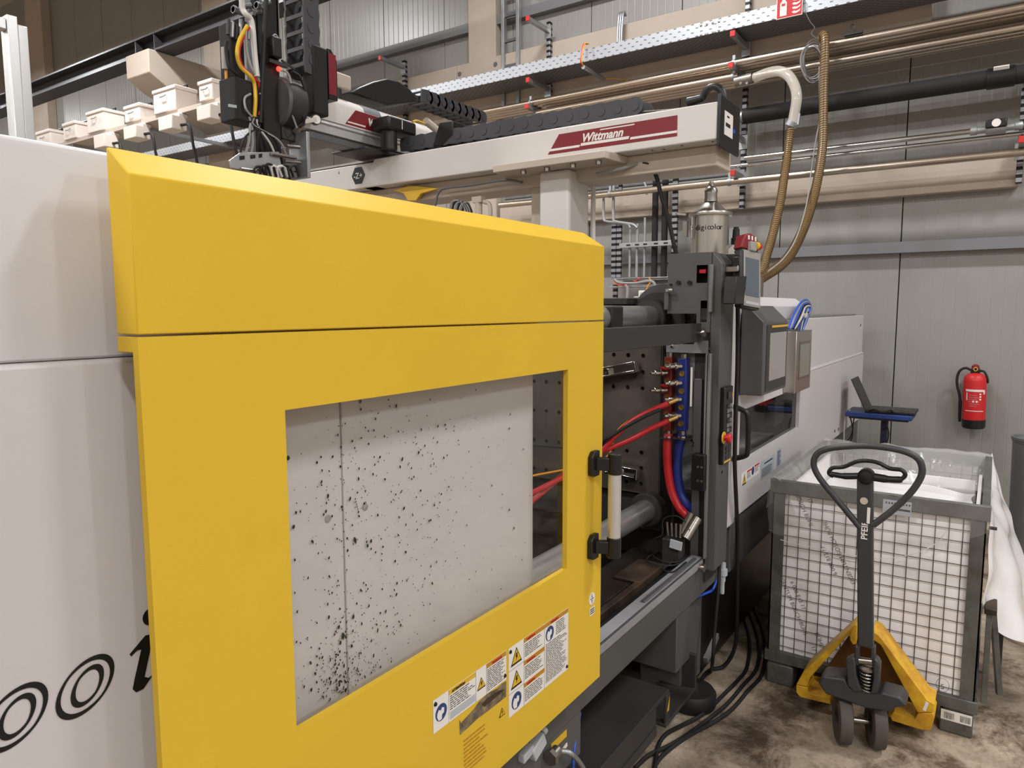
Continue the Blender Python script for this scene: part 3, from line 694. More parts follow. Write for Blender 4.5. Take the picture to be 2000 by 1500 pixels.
# ---- sill, beams and base under the door
zl_ = 0.684
MB().box(-2.0, 2.945, 1.0, 1.006, zl_, .722).box(-2.0, 2.945, 1.0, 1.055, .716, .722).build('sill', 'sill_steel', M, bevel=.0015, label='bright steel door sill')
MB().box(2.35, 2.90, 1.012, 1.03, .7225, .7285).build('sill_rail', 'galv_dark', M, bevel=.002)
MB().box(-2.0, 3.2, 1.008, 1.05, .548, .70).build('front_beam', 'dark_paint', M, bevel=.003)
q = PY(1365, 1110, 1.0); MB().cyl((q.x, 1.0, q.z + .005), (q.x, .985, q.z + .005), .011, 14).cyl((q.x, .988, q.z + .005), (q.x, .975, q.z + .005), .018, 16).build('sill_roller', 'steel', M)
# bed with oily rails inside the opening
MB().box(1.4, 2.96, 1.16, 1.34, .55, .70).build('bed_rail', 'oily', M, bevel=.006)
MB().box(1.4, 2.96, 1.115, 1.145, .55, .71).build('bed_edge', 'rusty', M, bevel=.004)
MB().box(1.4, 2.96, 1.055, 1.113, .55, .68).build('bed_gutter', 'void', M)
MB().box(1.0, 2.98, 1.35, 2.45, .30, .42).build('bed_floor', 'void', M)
MB().box(1.0, 3.1, 2.5, 2.53, .3, 1.55).build('rear_guard', 'charcoal', M)
MB().box(2.55, 2.8, 1.12, 1.24, .7005, .712).build('bed_plate', 'rusty', M, bevel=.003)
# tie bars
TBY = 1.30; TZ1, TZ0 = 1.762, .868
for z in (TZ1, TZ0):
    for yy in (TBY, 2.25):
        b = MB().cyl((1.5, yy, z), (3.06, yy, z), .05, 32); b.build('tie_bar', 'hard_chrome', M)
        MB().lathe((3.02, yy, z), EX, [(.052, -.02), (.074, -.02), (.08, -.012), (.08, .045), (.05, .05)], 32).build('tie_bar_collar', 'charcoal', M)
MB().box(2.52, 2.62, TBY - .058, TBY + .05, 1.70, 1.81).build('tie_bar_wiper', 'black_matte', M, bevel=.008)
MB().box(1.36, 1.72, 1.2, 2.35, .76, 1.86).build('moving_platen', 'platen_steel', M, bevel=.01)
# fixed platen with tapped holes and rounded corner recesses
XP = 3.06
pb = MB()
hy_ = [1.35, 1.425, 1.50, 1.575, 1.65, 1.725, 1.80, 1.875, 1.95, 2.02]; hz = [.975, 1.05, 1.125, 1.2, 1.28, 1.36, 1.43, 1.505, 1.582]
present = {0, 1, 2, 6, 7, 8}
Yb = [1.262] + [(hy_[i] + hy_[i + 1]) / 2 for i in range(len(hy_) - 1)] + [2.25]; Zb = [.93] + [(hz[i] + hz[i + 1]) / 2 for i in range(len(hz) - 1)] + [1.66]
NS = 12; R_ = .0105
for i, yy in enumerate(hy_):
    for j, zz in enumerate(hz):
        y0, y1, z0, z1 = Yb[i], Yb[i + 1], Zb[j], Zb[j + 1]
        has = (j in present) if i < 3 else (j % 2 == 0)
        if i == 1 and j in (1, 7): has = False
        if i == 2 and j in (1, 7): has = False
        if not has: pb.quad((XP, y0, z0), (XP, y1, z0), (XP, y1, z1), (XP, y0, z1)); continue
        sq = []
        for k in range(NS):
            a = 2 * PI * (k + .5) / NS; c, s = math.cos(a), math.sin(a); t = 1 / max(abs(c), abs(s))
            sq.append(V((XP, yy + (c * t) * ((y1 - yy) if c > 0 else (yy - y0)), zz + (s * t) * ((z1 - zz) if s > 0 else (zz - z0)))))
        ci = [V((XP, yy + math.cos(2 * PI * (k + .5) / NS) * R_, zz + math.sin(2 * PI * (k + .5) / NS) * R_)) for k in range(NS)]
        cd_ = [p + V((.03, 0, 0)) for p in ci]
        for k in range(NS):
            l = (k + 1) % NS; pb.quad(sq[k], sq[l], ci[l], ci[k]); pb.quad(ci[k], ci[l], cd_[l], cd_[k])
        # close the cell's corners
        for (cy, cz_, q_) in ((y1, z1, 1), (y0, z1, 4), (y0, z0, 7), (y1, z0, 10)): pb.poly([sq[q_ % NS], V((XP, cy, cz_)), sq[(q_ + 0) % NS]]) if False else None
        pb.poly(cd_)
pb.build('fixed_platen', 'platen_steel', M, smooth=0)
MB().box(XP + .031, XP + .25, 1.262, 2.3, .75, 1.85).box(XP + .001, XP + .031, 1.255, 1.262, .93, 1.66).build('platen_body', 'charcoal', M, bevel=.004)
MB().box(2.98, 3.1, 1.40, 2.2, 1.82, 1.845).build('platen_top_plate', 'charcoal', M)
b = MB().prism([(3.0, 1.475, 1.77), (3.0, 1.475, 1.835), (3.0, 1.49, 1.845), (3.0, 1.9, 1.845), (3.0, 1.9, 1.77)], (.04, 0, 0)); b.build('platen_block', 'rusty', M, bevel=.003)
p = PX(1199, 598, 2.999); MB().cyl(p, p + EX * .002, .011, 14).build('block_hole', 'void', M)
# big bearing ring behind the upper tie bar
q = PX(1290, 625, 3.07); MB().lathe((3.075, TBY - .01, TZ1 - .02), EX, [(.08, 0), (.132, 0), (.132, .03), (.08, .03)], 40).build('bearing_ring', 'charcoal', M)
MB().lathe((3.11, TBY - .02, TZ1 + .0), EX, [(.05, 0), (.15, 0), (.15, .03), (.05, .03)], 40).build('bearing_ring', 'dark_paint', M)
# shiny mould clamps
def clamp(u0, v0, u1, v1, rise):
    a = PX(u0, v0, XP - .04); c = PX(u1, v1, XP - .04)
    w = (c - a); L = w.length; w.normalize(); n_ = EX.cross(w).normalized()
    b = MB()
    for s in (-1, 1): b.ob((a + c) / 2 + n_ * (.020 * s), w * (L / 2), n_ * .006, EX * .02)
    b.ob((a + c) / 2 + EX * .012, w * (L / 2), n_ * .016, EX * .006)
    b.ob(c, w * .006, n_ * .026, EX * .02).ob(a + w * (L * .45), w * .006, n_ * .016, EX * .02)
    b.cyl(a, a + w * (L * .4), .010, 10)
    b.build('mould_clamp', 'chrome', M, bevel=.002)
clamp(1150, 733, 1242, 716, 0); clamp(1185, 913, 1244, 926, 0)
# guide bar across the opening
g0 = PY(1382, 634, 1.02); zb0, zb1 = 1.70, 1.742
MB().box(1.5, 2.93, 1.03, 1.05, 1.66, 1.738).build('guide_bar', 'charcoal', M, bevel=.003)
q = PX(1374, 650, 2.9); MB().cyl((2.885, 1.03, q.z), (2.885, 1.008, q.z), .007, 12).cyl((2.885, 1.008, q.z), (2.885, .998, q.z), .016, 16).build('guide_roller', 'steel', M)
# bracket and water manifolds
b = MB(); grid_plate(b, (1.0, 1.185), (1.615, 1.665), [(1.06, 1.11, 1.648, 1.656)], fX(2.93), .004); b.box(2.93, 2.99, 1.0, 1.185, 1.611, 1.615)
br = b.build('manifold_bracket', 'galv', M); p = PX(1313, 676, 2.929); MB().lathe(p, -EX, [(.009, 0), (.008, .006), (.002, .008)], 10).build('bolt', 'chrome', br)
MB().box(2.97, 2.975, 1.07, 1.20, 1.25, 1.61).build('manifold_plate', 'mid_grey', M)
def manifold(uc, v0, v1, mt, w, nm, ports, plugs, lab):
    xf = 2.92
    p0 = PX(uc, v0, xf); p1 = PX(uc - 6, v1, xf); yc = (p0.y + p1.y) / 2 + .0
    mo = MB().box(xf, xf + .045, yc - w / 2, yc + w / 2, p1.z, p0.z).build(nm, mt, M, bevel=.004, label=lab)
    for v in plugs:
        z = PX(uc, v, xf).z; MB().lathe((xf, yc, z), -EX, [(.0135, 0), (.0125, .005), (.006, .005), (.005, .002)], 14).build('plug', 'brass', mo)
    for v in ports:
        z = PX(uc, v, xf).z; o = V((xf, yc + .004, z)); dr = V((-.75, .66, 0)).normalized()
        MB().lathe(o, dr, [(.011, 0), (.011, .02), (.016, .021), (.016, .03), (.009, .031), (.009, .04), (.012, .042), (.012, .056), (.008, .058), (.008, .075), (.004, .076)], 14).build('coupling', 'chrome', mo)
    for z, s in ((p0.z, 1), (p1.z, -1)): MB().cyl((xf + .022, yc, z), (xf + .022, yc, z + s * .018), .016, 14).build('end_fitting', 'steel', mo)
    return yc, p1.z, xf
yr_, zr_, xf = manifold(1306, 697, 842, 'manifold_red', .036, 'return_manifold', [728, 762], [711, 744, 776, 808], 'red water manifold with brass plugs')
yb_, zb_, xf = manifold(1334, 700, 842, 'blue', .038, 'supply_manifold', [715, 748, 780, 812], [730, 764, 796, 828], 'blue water manifold with couplings')
for v in (719, 753):
    p = PX(1300, v, 2.9); MB().bar(p + EY * .02, p - EY * .015, .02, .012).build('valve_lever', 'sign_red', M, bevel=.003)
# red hoses from the blue manifold
for (v, pts) in ((780, [(1322, 781), (1305, 788), (1270, 803), (1235, 822), (1205, 848), (1175, 882), (1150, 905)]), (812, [(1322, 815), (1305, 822), (1270, 838), (1235, 857), (1200, 872), (1172, 882), (1140, 895)])):
    P_ = [PX(u, w_, 2.88 - .035 * i) for i, (u, w_) in enumerate(pts)]
    P_ += [V((2.15, 1.52, 1.04 - (v - 780) * .002)), V((1.722, 1.5, 1.01 - (v - 780) * .002))]
    MB().tube(spline(P_[:2], 3), .0095, 12).build('brass_tail', 'brass', M)
    MB().tube(spline(P_[1:], 6), .0115, 12).build('water_hose', 'hose_red', M, label='thin red water hose')
P_ = [PX(u, w_, 2.80 - .03 * i) for i, (u, w_) in enumerate([(1290, 800), (1260, 813), (1220, 835), (1185, 857), (1150, 875)])] + [V((2.1, 1.6, 1.3)), V((1.722, 1.6, 1.3))]
MB().tube(spline(P_, 6), .008, 10).build('cable', 'black_rubber', M)
P_ = [PX(u, w_, 2.86 - .03 * i) for i, (u, w_) in enumerate([(1300, 792), (1255, 808), (1220, 828), (1200, 850), (1172, 900)])] + [V((2.1, 1.5, 1.15)), V((1.722, 1.45, 1.1))]
MB().tube(spline(P_, 6), .004, 8).build('cable', 'orange', M)
# thick feed hoses going down
hr = [V((xf + .022, yr_, zr_ - .015))] + [PX(u, w_, 2.93) for (u, w_) in [(1303, 880), (1305, 920), (1312, 960), (1326, 990), (1342, 1008)]] + [PX(1352, 1020, 2.99)]
MB().tube(spline(hr, 6), .0185, 14).build('feed_hose', 'hose_red', M, label='thick red feed hose')
hb = [V((xf + .022, yb_, zb_ - .015))] + [PX(u, w_, 2.95) for (u, w_) in [(1325, 880), (1323, 920), (1328, 960), (1340, 985)]] + [PX(1352, 1000, 3.0)]
MB().tube(spline(hb, 6), .0205, 14).build('feed_hose', 'blue', M, label='thick blue feed hose')
for (yy, z) in ((yr_, zr_ - .03), (yb_, zb_ - .03)): MB().lathe((xf + .022, yy, z - .008), EZ, [(.021, 0), (.021, .014)], 16).box(xf - .012, xf + .01, yy - .03, yy + .03, z - .004, z + .002).build('hose_clip', 'chrome', M)
# valve cluster and loose cable at the end of the bed
vc = PX(1318, 1035, 2.86)
for k in range(4): MB().cyl(vc + V((0, .03 - k * .018, -.03)), vc + V((.0, .036 - k * .02, .03)), .006, 10).build('valve_stud', 'steel', M)
MB().ob(vc + V((-.03, -.018, -.055)), (.004, 0, 0), (0, .026, .003), (0, -.002, .018)).build('valve_tag', 'label_grey', M)
MB().box(vc.x - .02, vc.x + .05, vc.y - .03, vc.y + .05, .705, vc.z - .04).build('valve_block', 'charcoal', M, bevel=.004)
b = MB().cyl(vc + V((.03, -.02, -.02)), vc + V((.06, -.05, .07)), .017, 14).cyl(vc + V((.0, -.05, -.03)), vc + V((.06, -.08, .05)), .019, 14); b.build('pipe_elbow', 'steel', M)
loop = [PZ(u, v, .725) for u, v in [(1330, 1083), (1290, 1077), (1262, 1093), (1285, 1103), (1320, 1103), (1345, 1085), (1343, 1078), (1330, 1095), (1300, 1098), (1275, 1085), (1290, 1077), (1315, 1085), (1310, 1100), (1295, 1112), (1315, 1117), (1340, 1098)]]
MB().tube(spline(loop, 6), .004, 8).build('loose_cable', 'black_rubber', M)
P_ = [PX(u, v, 2.82) for u, v in [(1265, 1080), (1275, 1055), (1293, 1045), (1294, 1020), (1302, 1010), (1322, 1008), (1340, 1020)]]
MB().tube(spline(P_, 5), .003, 8).build('thin_cable', 'black_rubber', M)
# ---- grey upright at the fixed platen
XC = 2.95; YF = .955
cb2 = MB()
plate_holes = [(PX(1382, 545, XC).y, PX(1360, 545, XC).y, PX(1360, 553, XC).z, PX(1360, 518, XC).z), (PX(1381, 600, XC).y, PX(1368, 600, XC).y, PX(1370, 629, XC).z, PX(1370, 587, XC).z)]
grid_plate(cb2, (1.0, 1.192), (1.70, 2.034), plate_holes + [(1.06, 1.192, 1.70, 1.778)], fX(XC), .006)
up_ = cb2.build('upright_plate', 'dark_paint', M, label='dark grey plate with cut outs on top of the upright')
b = MB().prism([(XC, YF, .665), (XC, YF, 1.985), (XC, .998, 2.034), (XC, .998, .665)], (.17, 0, 0)); b.build('upright', 'dark_paint', M, bevel=.003, label='tall dark grey upright beside the opening')
MB().box(XC + .05, XC + .17, .998, 1.19, 1.80, 2.034).build('upright_head', 'void', M)
MB().box(XC + .006, XC + .17, 1.185, 1.192, 1.80, 2.034).box(XC + .006, XC + .17, .998, 1.192, 2.028, 2.034).build('upright_cover', 'dark_paint', M)
MB().box(XC + .02, XC + .17, .998, 1.07, .60, 1.615).build('upright_core', 'charcoal', M)
MB().box(XC + .004, XC + .02, 1.03, 1.066, .70, 1.50).build('core_plate', 'dark_paint', M, bevel=.004)
for u, t, b0, b1 in ((1383, .012, 1090, 690), (1377, .008, 890, 690)):
    q = PX(u, 800, XC - .02); MB().box(XC - .024, XC, q.y - t / 2, q.y + t / 2, PX(u, b0, XC).z, PX(u, b1, XC).z).build('guide_strip', 'mid_grey', M, bevel=.003)
q = PX(1386, 545, XC - .02); MB().box(XC - .02, XC, q.y - .012, q.y + .004, PX(1386, 610, XC).z, PX(1386, 517, XC).z).build('guide_strip', 'mid_grey', M, bevel=.003)
for (u, v) in ((1326, 552), (1348, 552), (1311, 556)):
    p = PX(u, v, XC); MB().cyl(p, p - EX * .012, .009 if u > 1320 else .005, 10).build('bolt', 'black_plastic', up_)
p = PX(1306, 567, XC - .03); MB().bar(p + EY * .012, p - EY * .02, .02, .014).build('latch', 'chrome', up_, bevel=.003)
MB().box(XC - .02, XC, 1.18, 1.2, PX(1308, 605, XC).z, PX(1308, 572, XC).z).build('latch_block', 'dark_paint', up_, bevel=.002)
p = PX(1374, 530, XC + .03); MB().ob(p, EX * .012, EY * .014, EZ * .008).build('red_relay', 'sign_red', up_)
# roller switch block
p0 = PX(1352, 955, XC - .03); p1 = PX(1380, 888, XC - .03)
sw = MB().box(XC - .05, XC, p1.y, p0.y, p0.z, p1.z).build('switch_block', 'black_plastic', M, bevel=.004, label='black switch block on the upright')
for (u, v) in ((1363, 912), (1370, 913), (1363, 939), (1370, 940)):
    p = PX(u, v, XC - .05); MB().lathe(p, -EX, [(.006, 0), (.005, .004), (.001, .005)], 10).build('screw', 'steel', sw)
p = PX(1358, 1019, XC - .003); MB().box(XC - .002, XC + .004, 1.02, 1.066, p.z - .008, p.z + .008).build('white_label', 'label_white', M)
p = PX(1350, 740, XC - .003); MB().box(XC - .002, XC + .004, p.y - .004, p.y + .004, p.z - .12, p.z + .05).build('white_label', 'label_white', M)
text('1', .035, 'print_black', PX(1355, 712, XC + .0035) , -EY, EZ, M, shear=.3); text('2', .035, 'print_black', PX(1349, 872, XC + .0035), -EY, EZ, M)
# operating panel on the upright's front
q0 = PY(1403, 908, YF); q1 = PY(1424, 752, YF)
x0, x1, z0, z1 = q0.x, q1.x - .004, q0.z, q1.z
op = MB().box(x0, x1, YF - .02, YF, z0, z1).build('button_panel', 'black_plastic', M, bevel=.004, label='narrow black button panel with emergency stop')
W = x1 - x0
MB().box(x0 + W * .3, x1 - W * .25, YF - .026, YF - .02, z1 - .055, z1 - .02).build('selector', 'charcoal', op, bevel=.002)
MB().box(x1 - W * .2, x1 - .004, YF - .024, YF - .02, z1 - .045, z1 - .03).build('amber_lamp', 'orange', op)
for r in range(8):
    for c_ in range(2):
        zz = z1 - .075 - r * .021
        kx = x0 + W * (.28 + .32 * c_)
        MB().box(kx, kx + W * .26, YF - .024, YF - .02, zz - .016, zz).build('button', 'mid_grey' if (r + c_) % 3 else 'charcoal', op, bevel=.001)
p = PY(1413, 855, YF - .02)
MB().lathe((p.x, YF - .02, p.z), -EY, [(.026, 0), (.026, .004)], 20).build('stop_ring', 'amber', op)
MB().lathe((p.x, YF - .024, p.z), -EY, [(.012, 0), (.012, .012), (.02, .013), (.021, .024), (.016, .03), (.003, .031)], 20).build('stop_button', 'red', op, label='red emergency stop button')
for r in range(3):
    for c_ in range(2): MB().box(x0 + W * (.28 + .3 * c_), x0 + W * (.5 + .3 * c_), YF - .023, YF - .02, z0 + .02 + r * .02, z0 + .034 + r * .02).build('button', 'charcoal', op, bevel=.001)
MB().box(x0 + W * .1, x1 - W * .1, YF - .021, YF - .02, z0 + .006, z0 + .014).build('amber_label', 'amber', op)
p = PY(1410, 922, YF); MB().cyl((p.x, YF, p.z), (p.x, YF - .002, p.z), .007, 12).build('hole', 'void', M)
# ---- white covers of the injection unit
YW = .965
MB().box(3.125, 3.262, YW, YW + .06, .80, 1.81).build('cover_strip', 'white_paint', M, bevel=.006)
XE = 6.95
wz0, wz1 = 1.075, 1.325; wx0, wx1 = 3.30, PY(1562, 780, YW).x
b = MB(); grid_plate(b, (3.272, XE), (.825, 1.40), [(wx0, wx1, wz0, wz1)], fY(YW), .02)
wd = b.build('injection_cover', 'white_paint', M, label='white injection unit cover with a dark window')
b = MB().prism([(3.272, YW, 1.402), (3.272, YW + .014, 1.418), (3.272, YW + .014, 1.735), (3.272, YW + .3, 1.735), (3.272, YW + .3, 1.402)], (XE - 3.272, 0, 0)); b.build('injection_cover_top', 'white_paint', M, bevel=.003)
b = MB().prism([(3.272, .99, 1.736), (3.272, .99, 1.81), (3.272, 1.06, 1.86), (3.272, 1.5, 1.86), (3.272, 1.5, 1.736)], (1.45, 0, 0)); b.build('barrel_hood', 'white_paint', M, bevel=.004)
MB().box(4.75, 6.8, 1.02, 1.6, 1.7355, 1.75).build('cover_grille', 'mid_grey', M)
MB().box(3.272, XE, YW + .02, 2.4, .55, .824).build('injection_base', 'dark_paint', M, bevel=.004)
MB().box(wx0 - .02, wx1 + .02, YW + .021, YW + .025, wz0 - .02, wz1 + .02).build('cover_window', 'pane_glass', wd, smooth=0)
MB().box(3.29, 5.0, 1.5, 1.52, .9, 1.395).box(3.29, 5.0, YW + .03, 1.5, .9, .92).box(4.98, 5.0, YW + .03, 1.5, .9, 1.395).build('barrel_chamber', 'mid_grey', M)
MB().cyl((3.29, 1.3, 1.2), (4.9, 1.3, 1.2), .08, 20).lathe((3.6, 1.3, 1.2), EX, [(.1, 0), (.1, .3)], 20).build('barrel', 'steel', M)
MB().box(3.5, 4.0, 1.08, 1.16, .921, 1.02).box(4.3, 4.5, 1.05, 1.12, 1.1, 1.28).build('barrel_fitting', 'charcoal', M, bevel=.01)
xh = 3.2
hp = [PX(1439, 793, xh), PX(1455, 804, xh), PX(1460, 815, xh), PX(1461, 850, xh), PX(1460, 880, xh), PX(1455, 890, xh), PX(1439, 899, xh)]
hp[0].y = YW + .01; hp[-1].y = YW + .01
MB().tube(spline(hp, 5), .0125, 12).build('cover_handle', 'black_plastic', M, label='black bow handle of the white cover')
# cover stickers
def cpl(u0, v0, u1, v1): p, q = PY(u0, v0, YW), PY(u1, v1, YW); return p.x, q.x, q.z, p.z
a, b_ = PY(1447, 948, YW), PY(1483, 902, YW); 
pl = plate_rect(a.x, b_.x, a.z, b_.z - .0, 'label_white', 'warning_plate', wd, y=YW); 
W = b_.x - a.x; Hh = b_.z - a.z
tri_sign(pl, a.x + W * .16, a.z + Hh * .35, W * .1, YW)
plate_rect(a.x + W * .3, a.x + W * .55, a.z + Hh * .75, a.z + Hh * .9, 'sign_red', 'heading_bar', pl, .0006, YW); plate_rect(a.x + W * .7, b_.x - .004, a.z + Hh * .82, a.z + Hh * .97, 'sign_red', 'heading_bar', pl, .0006, YW)
MB().lathe((a.x + W * .62, YW - .0012, a.z + Hh * .6), -EY, [(W * .07, 0), (W * .07, .0005)], 20).build('blue_disc', 'sign_blue', pl, smooth=0)
lines(pl, a.x + W * .3, a.x + W * .52, a.z + Hh * .2, a.z + Hh * .7, 6, YW); lines(pl, a.x + W * .72, b_.x - .005, a.z + Hh * .3, a.z + Hh * .78, 6, YW)
a, b_ = PY(1485, 950, YW), PY(1513, 885, YW); pl = plate_rect(a.x, b_.x, a.z + .03, b_.z, 'label_grey', 'data_plate', wd, y=YW)
lines(pl, a.x + .01, b_.x - .02, a.z + .04, b_.z - .04, 14, YW, h=.5); lines(pl, a.x + .06, b_.x - .03, b_.z - .03, b_.z - .01, 1, YW)
a, b_ = PY(1516, 915, YW), PY(1526, 873, YW); pl = plate_rect(a.x, b_.x, a.z, b_.z, 'label_grey', 'data_plate', wd, y=YW); lines(pl, a.x + .01, b_.x - .01, a.z + .01, b_.z - .01, 10, YW, mt='sign_blue', h=.6)
for (u, v) in ((1637, 838), (1630, 842), (1684, 635)):
    p = PY(u, v, YW); MB().lathe((p.x, YW if v > 700 else YW + .014, p.z), -EY, [(.012, 0), (.01, .004), (.002, .005)], 10).build('bolt', 'charcoal', M)
# ---- control monitor
YM = .862
x0 = PY(1490, 700, YM).x; x1 = PY(1536.5, 690, YM).x; zt_, zb_m = PY(1490, 630, YM).z, PY(1487, 774, YM).z
b = MB().prism([(x0, YM, zb_m), (x0, YM, zt_), (x0, YM + .075, zt_ + .075), (x0, YW - .001, zt_ + .075), (x0, YW - .001, zb_m)], (x1 - x0, 0, 0))
mon = b.build('control_monitor', 'dark_paint', M, bevel=.004, label='dark grey control monitor with angled hood')
MB().box(x0 + .05, x1 - .015, YM - .004, YM, zb_m + .015, zt_ - .012).build('monitor_bezel', 'charcoal', mon, bevel=.003)
MB().box(x0 + .095, x1 - .04, YM - .0055, YM - .004, zb_m + .06, zt_ - .05).build('monitor_screen', 'screen', mon)
MB().box(x0 + .12, x1 - .02, YM - .006, YM - .004, zt_ - .026, zt_ - .016).build('amber_strip', 'amber', mon)
# ---- feet, legs and base under the machine
lc = PY(1321, 1270, 1.02)
MB().box(lc.x, lc.x + .16, 1.02, 1.25, .29, .548).build('leg', 'dark_paint', M, bevel=.004)
MB().box(lc.x + .16, lc.x + .42, 1.06, 1.25, .10, .60).build('base_side', 'dark_paint', M, bevel=.004)
MB().box(lc.x + .42, XE - .05, 1.10, 2.4, .03, .55).build('base_panel', 'oily', M)
p1_ = PY(1306, 1406, 1.0); xq = p1_.x + .0
MB().box(-2.0, xq + .0, 1.0, 1.22, .27, .288).build('step_plate', 'charcoal', M, bevel=.003)
MB().box(-2.0, xq - .12, 1.004, 1.016, .15, .2695).box(-2.0, xq - .12, 1.0, 1.004, .15, .19).build('step_riser', 'charcoal', M, bevel=.002)
MB().box(-2.0, xq + .02, 1.222, 1.50, .26, .28).build('step_plate', 'charcoal', M, bevel=.003)
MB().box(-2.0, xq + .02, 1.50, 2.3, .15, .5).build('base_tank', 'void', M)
MB().box(xq - .03, xq + .01, 1.0, 1.01, .15, .27).box(xq - .03, xq + .32, 1.0, 1.15, .135, .15).box(xq + .3, xq + .32, 1.0, 1.15, .15, .3).build('foot_bracket', 'charcoal', M, bevel=.002)
p = PY(1315, 1375, .999); MB().prism([(xq - .022, .9995, .20), (xq - .002, .9995, .20), (xq + .004, .9995, .255)], (0, -.0008, 0)).build('amber_triangle', 'amber', M, smooth=0)
fc = PZ(1336, 1384, .0)
MB().lathe((fc.x + .06, 1.06, 0), EZ, [(.105, 0), (.11, .01), (.11, .06), (.10, .075), (.02, .078)], 32).build('machine_foot', 'black_rubber', M, label='round black levelling foot')
MB().lathe((fc.x + .06, 1.06, .078), EZ, [(.03, 0), (.03, .02), (.02, .022)], 6).cyl((fc.x + .06, 1.06, .07), (fc.x + .06, 1.06, .17), .013, 12).lathe((fc.x + .06, 1.06, .15), EZ, [(.024, 0), (.024, .022)], 6).build('foot_bolt', 'steel', M)
# bits under the door: limit switch, conduits, junction plate
MB().box(1.0, PY(1130, 1440, 1.02).x, 1.012, 1.05, .40, .548).build('junction_plate', 'dark_paint', M, bevel=.003)
p = PY(1055, 1460, .985)
MB().ob((p.x, 1.0, p.z), (.03, 0, .012), (0, .016, 0), (-.008, 0, .02)).ob((p.x - .05, 1.0, p.z + .005), (.025, 0, .004), (0, .012, 0), (0, 0, .012)).cyl((p.x + .035, 1.0, p.z + .02), (p.x + .05, 1.0, p.z + .026), .012, 10).build('limit_switch', 'label_grey', M, bevel=.004)
p = PY(1092, 1446, 1.01); MB().ob((p.x, 1.0105, p.z), (.045, 0, 0), (0, .001, 0), (0, 0, .011)).build('amber_plate', 'amber', M)
p = PY(1102, 1462, 1.01); MB().ob((p.x, 1.0105, p.z), (.018, 0, .004), (0, .001, 0), (-.001, 0, .006)).build('white_tag', 'label_white', M)
p = PY(1078, 1478, .99); MB().cyl(p, p + V((.03, 0, .004)), .017, 14).cyl(p + V((-.012, 0, 0)), p + V((.004, 0, 0)), .023, 6).build('gland', 'steel', M)
cp = [p + V((.02, 0, .0)), PY(1100, 1467, .98), PY(1115, 1472, .97), PY(1130, 1487, .97), PY(1142, 1510, .97), PY(1150, 1560, .97)]
cpts = spline(cp, 12); MB().tube(cpts, [.0085 if i % 2 else .0068 for i in range(len(cpts))], 10).build('metal_conduit', 'galv', M)
MB().tube(spline([PY(1133, 1392, 1.03), PY(1127, 1430, 1.02), PY(1121, 1470, 1.01), PY(1119, 1530, 1.0)], 5), .0045, 8).build('blue_cable', 'cable_blue', M)
# small valve and hoses on the right part of the base
p = PY(1411, 1135, 1.0); vv = MB().cyl(p, p + EZ * .09, .014, 12).lathe(p + EZ * .03, EZ, [(.022, 0), (.022, .03)], 12).cyl(p - EZ * .06, p, .01, 10); vv.build('drain_valve', 'label_grey', M)
MB().tube(spline([p + V((0, .02, .04)), PY(1393, 1150, 1.02), PY(1375, 1160, 1.03), PY(1360, 1166, 1.05)], 5), .006, 8).build('blue_cable', 'cable_blue', M)
p = PY(1378, 1290, 1.04); MB().bar(p, p + V((.16, 0, .06)), .02, .03).build('bracket_bar', 'mid_grey', M)
# ================================================================= linear robot on the machine
RB = thing('linear_robot', 'white gantry robot with red name panels and black energy chains', 'robot', (3.08, 1.75, 1.85))
XB = 2.95; bz0, bz1 = 2.49, 2.64; XB2 = 3.2
yE = PX(1401, 230, XB).y; yS0 = PX(731, 312, XB).y; yS1 = PX(704, 369, XB).y; yEnd = 3.75
b = MB().prism([(XB, yE, bz0), (XB, yE, bz1), (XB, yS0, bz1), (XB, yS1, bz0)], (XB2 - XB, 0, 0))
b.build('beam', 'robot_white', RB, bevel=.006, label='long white cross beam')
MB().box(XB + .012, XB2, yS0 + .001, yEnd, bz0 + .0, bz1 - .012).build('beam_tail', 'robot_white', RB, bevel=.006)
MB().box(XB + .04, XB2 - .04, yE + .25, yEnd, bz1 + .0005, bz1 + .012).build('beam_rail', 'steel', RB)
MB().box(XB + .09, XB2 + .03, 1.02, 3.3, 2.40, bz0 - .0005).build('lower_beam', 'robot_beige', RB, bevel=.008)
cap = MB().box(XB - .006, XB2 + .012, yE - .014, yE - .0005, bz0 - .03, bz1 + .03).build('end_cap', 'black_plastic', RB, bevel=.012, seg=3, label='black end cap with a white label')
p = PY(1423, 244, yE - .0145)
MB().box(p.x - .055, p.x + .055, yE - .0155, yE - .0142, p.z - .048, p.z + .048).build('cap_label', 'label_white', cap)
b = MB(); 
for k, (dz, w) in enumerate(((.03, .03), (.0, .06), (-.008, .06))): b.box(p.x - w / 2 - .01, p.x + w / 2 - .01, yE - .0162, yE - .0156, p.z + dz - .004, p.z + dz + .003)
b.build('label_print', 'print_black', cap, smooth=0)
MB().box(p.x + .06, p.x + .09, yE - .0155, yE - .0142, p.z - .02, p.z - .004).build('blue_label', 'cable_blue', cap)
# cable loop on the beam end
lp = [PX(u, v, 3.1) for u, v in [(1344, 200), (1358, 196), (1371, 192)]]
MB().tube(lp, [.022, .019, .017], 14).build('cable_gland', 'black_plastic', RB)
lp = [PX(u, v, 3.1) for u, v in [(1371, 194), (1376, 182), (1386, 172), (1398, 170), (1408, 176), (1413, 188), (1415, 205)]]
MB().tube(spline(lp, 6), .016, 14).build('cable_loop', 'black_plastic', RB)
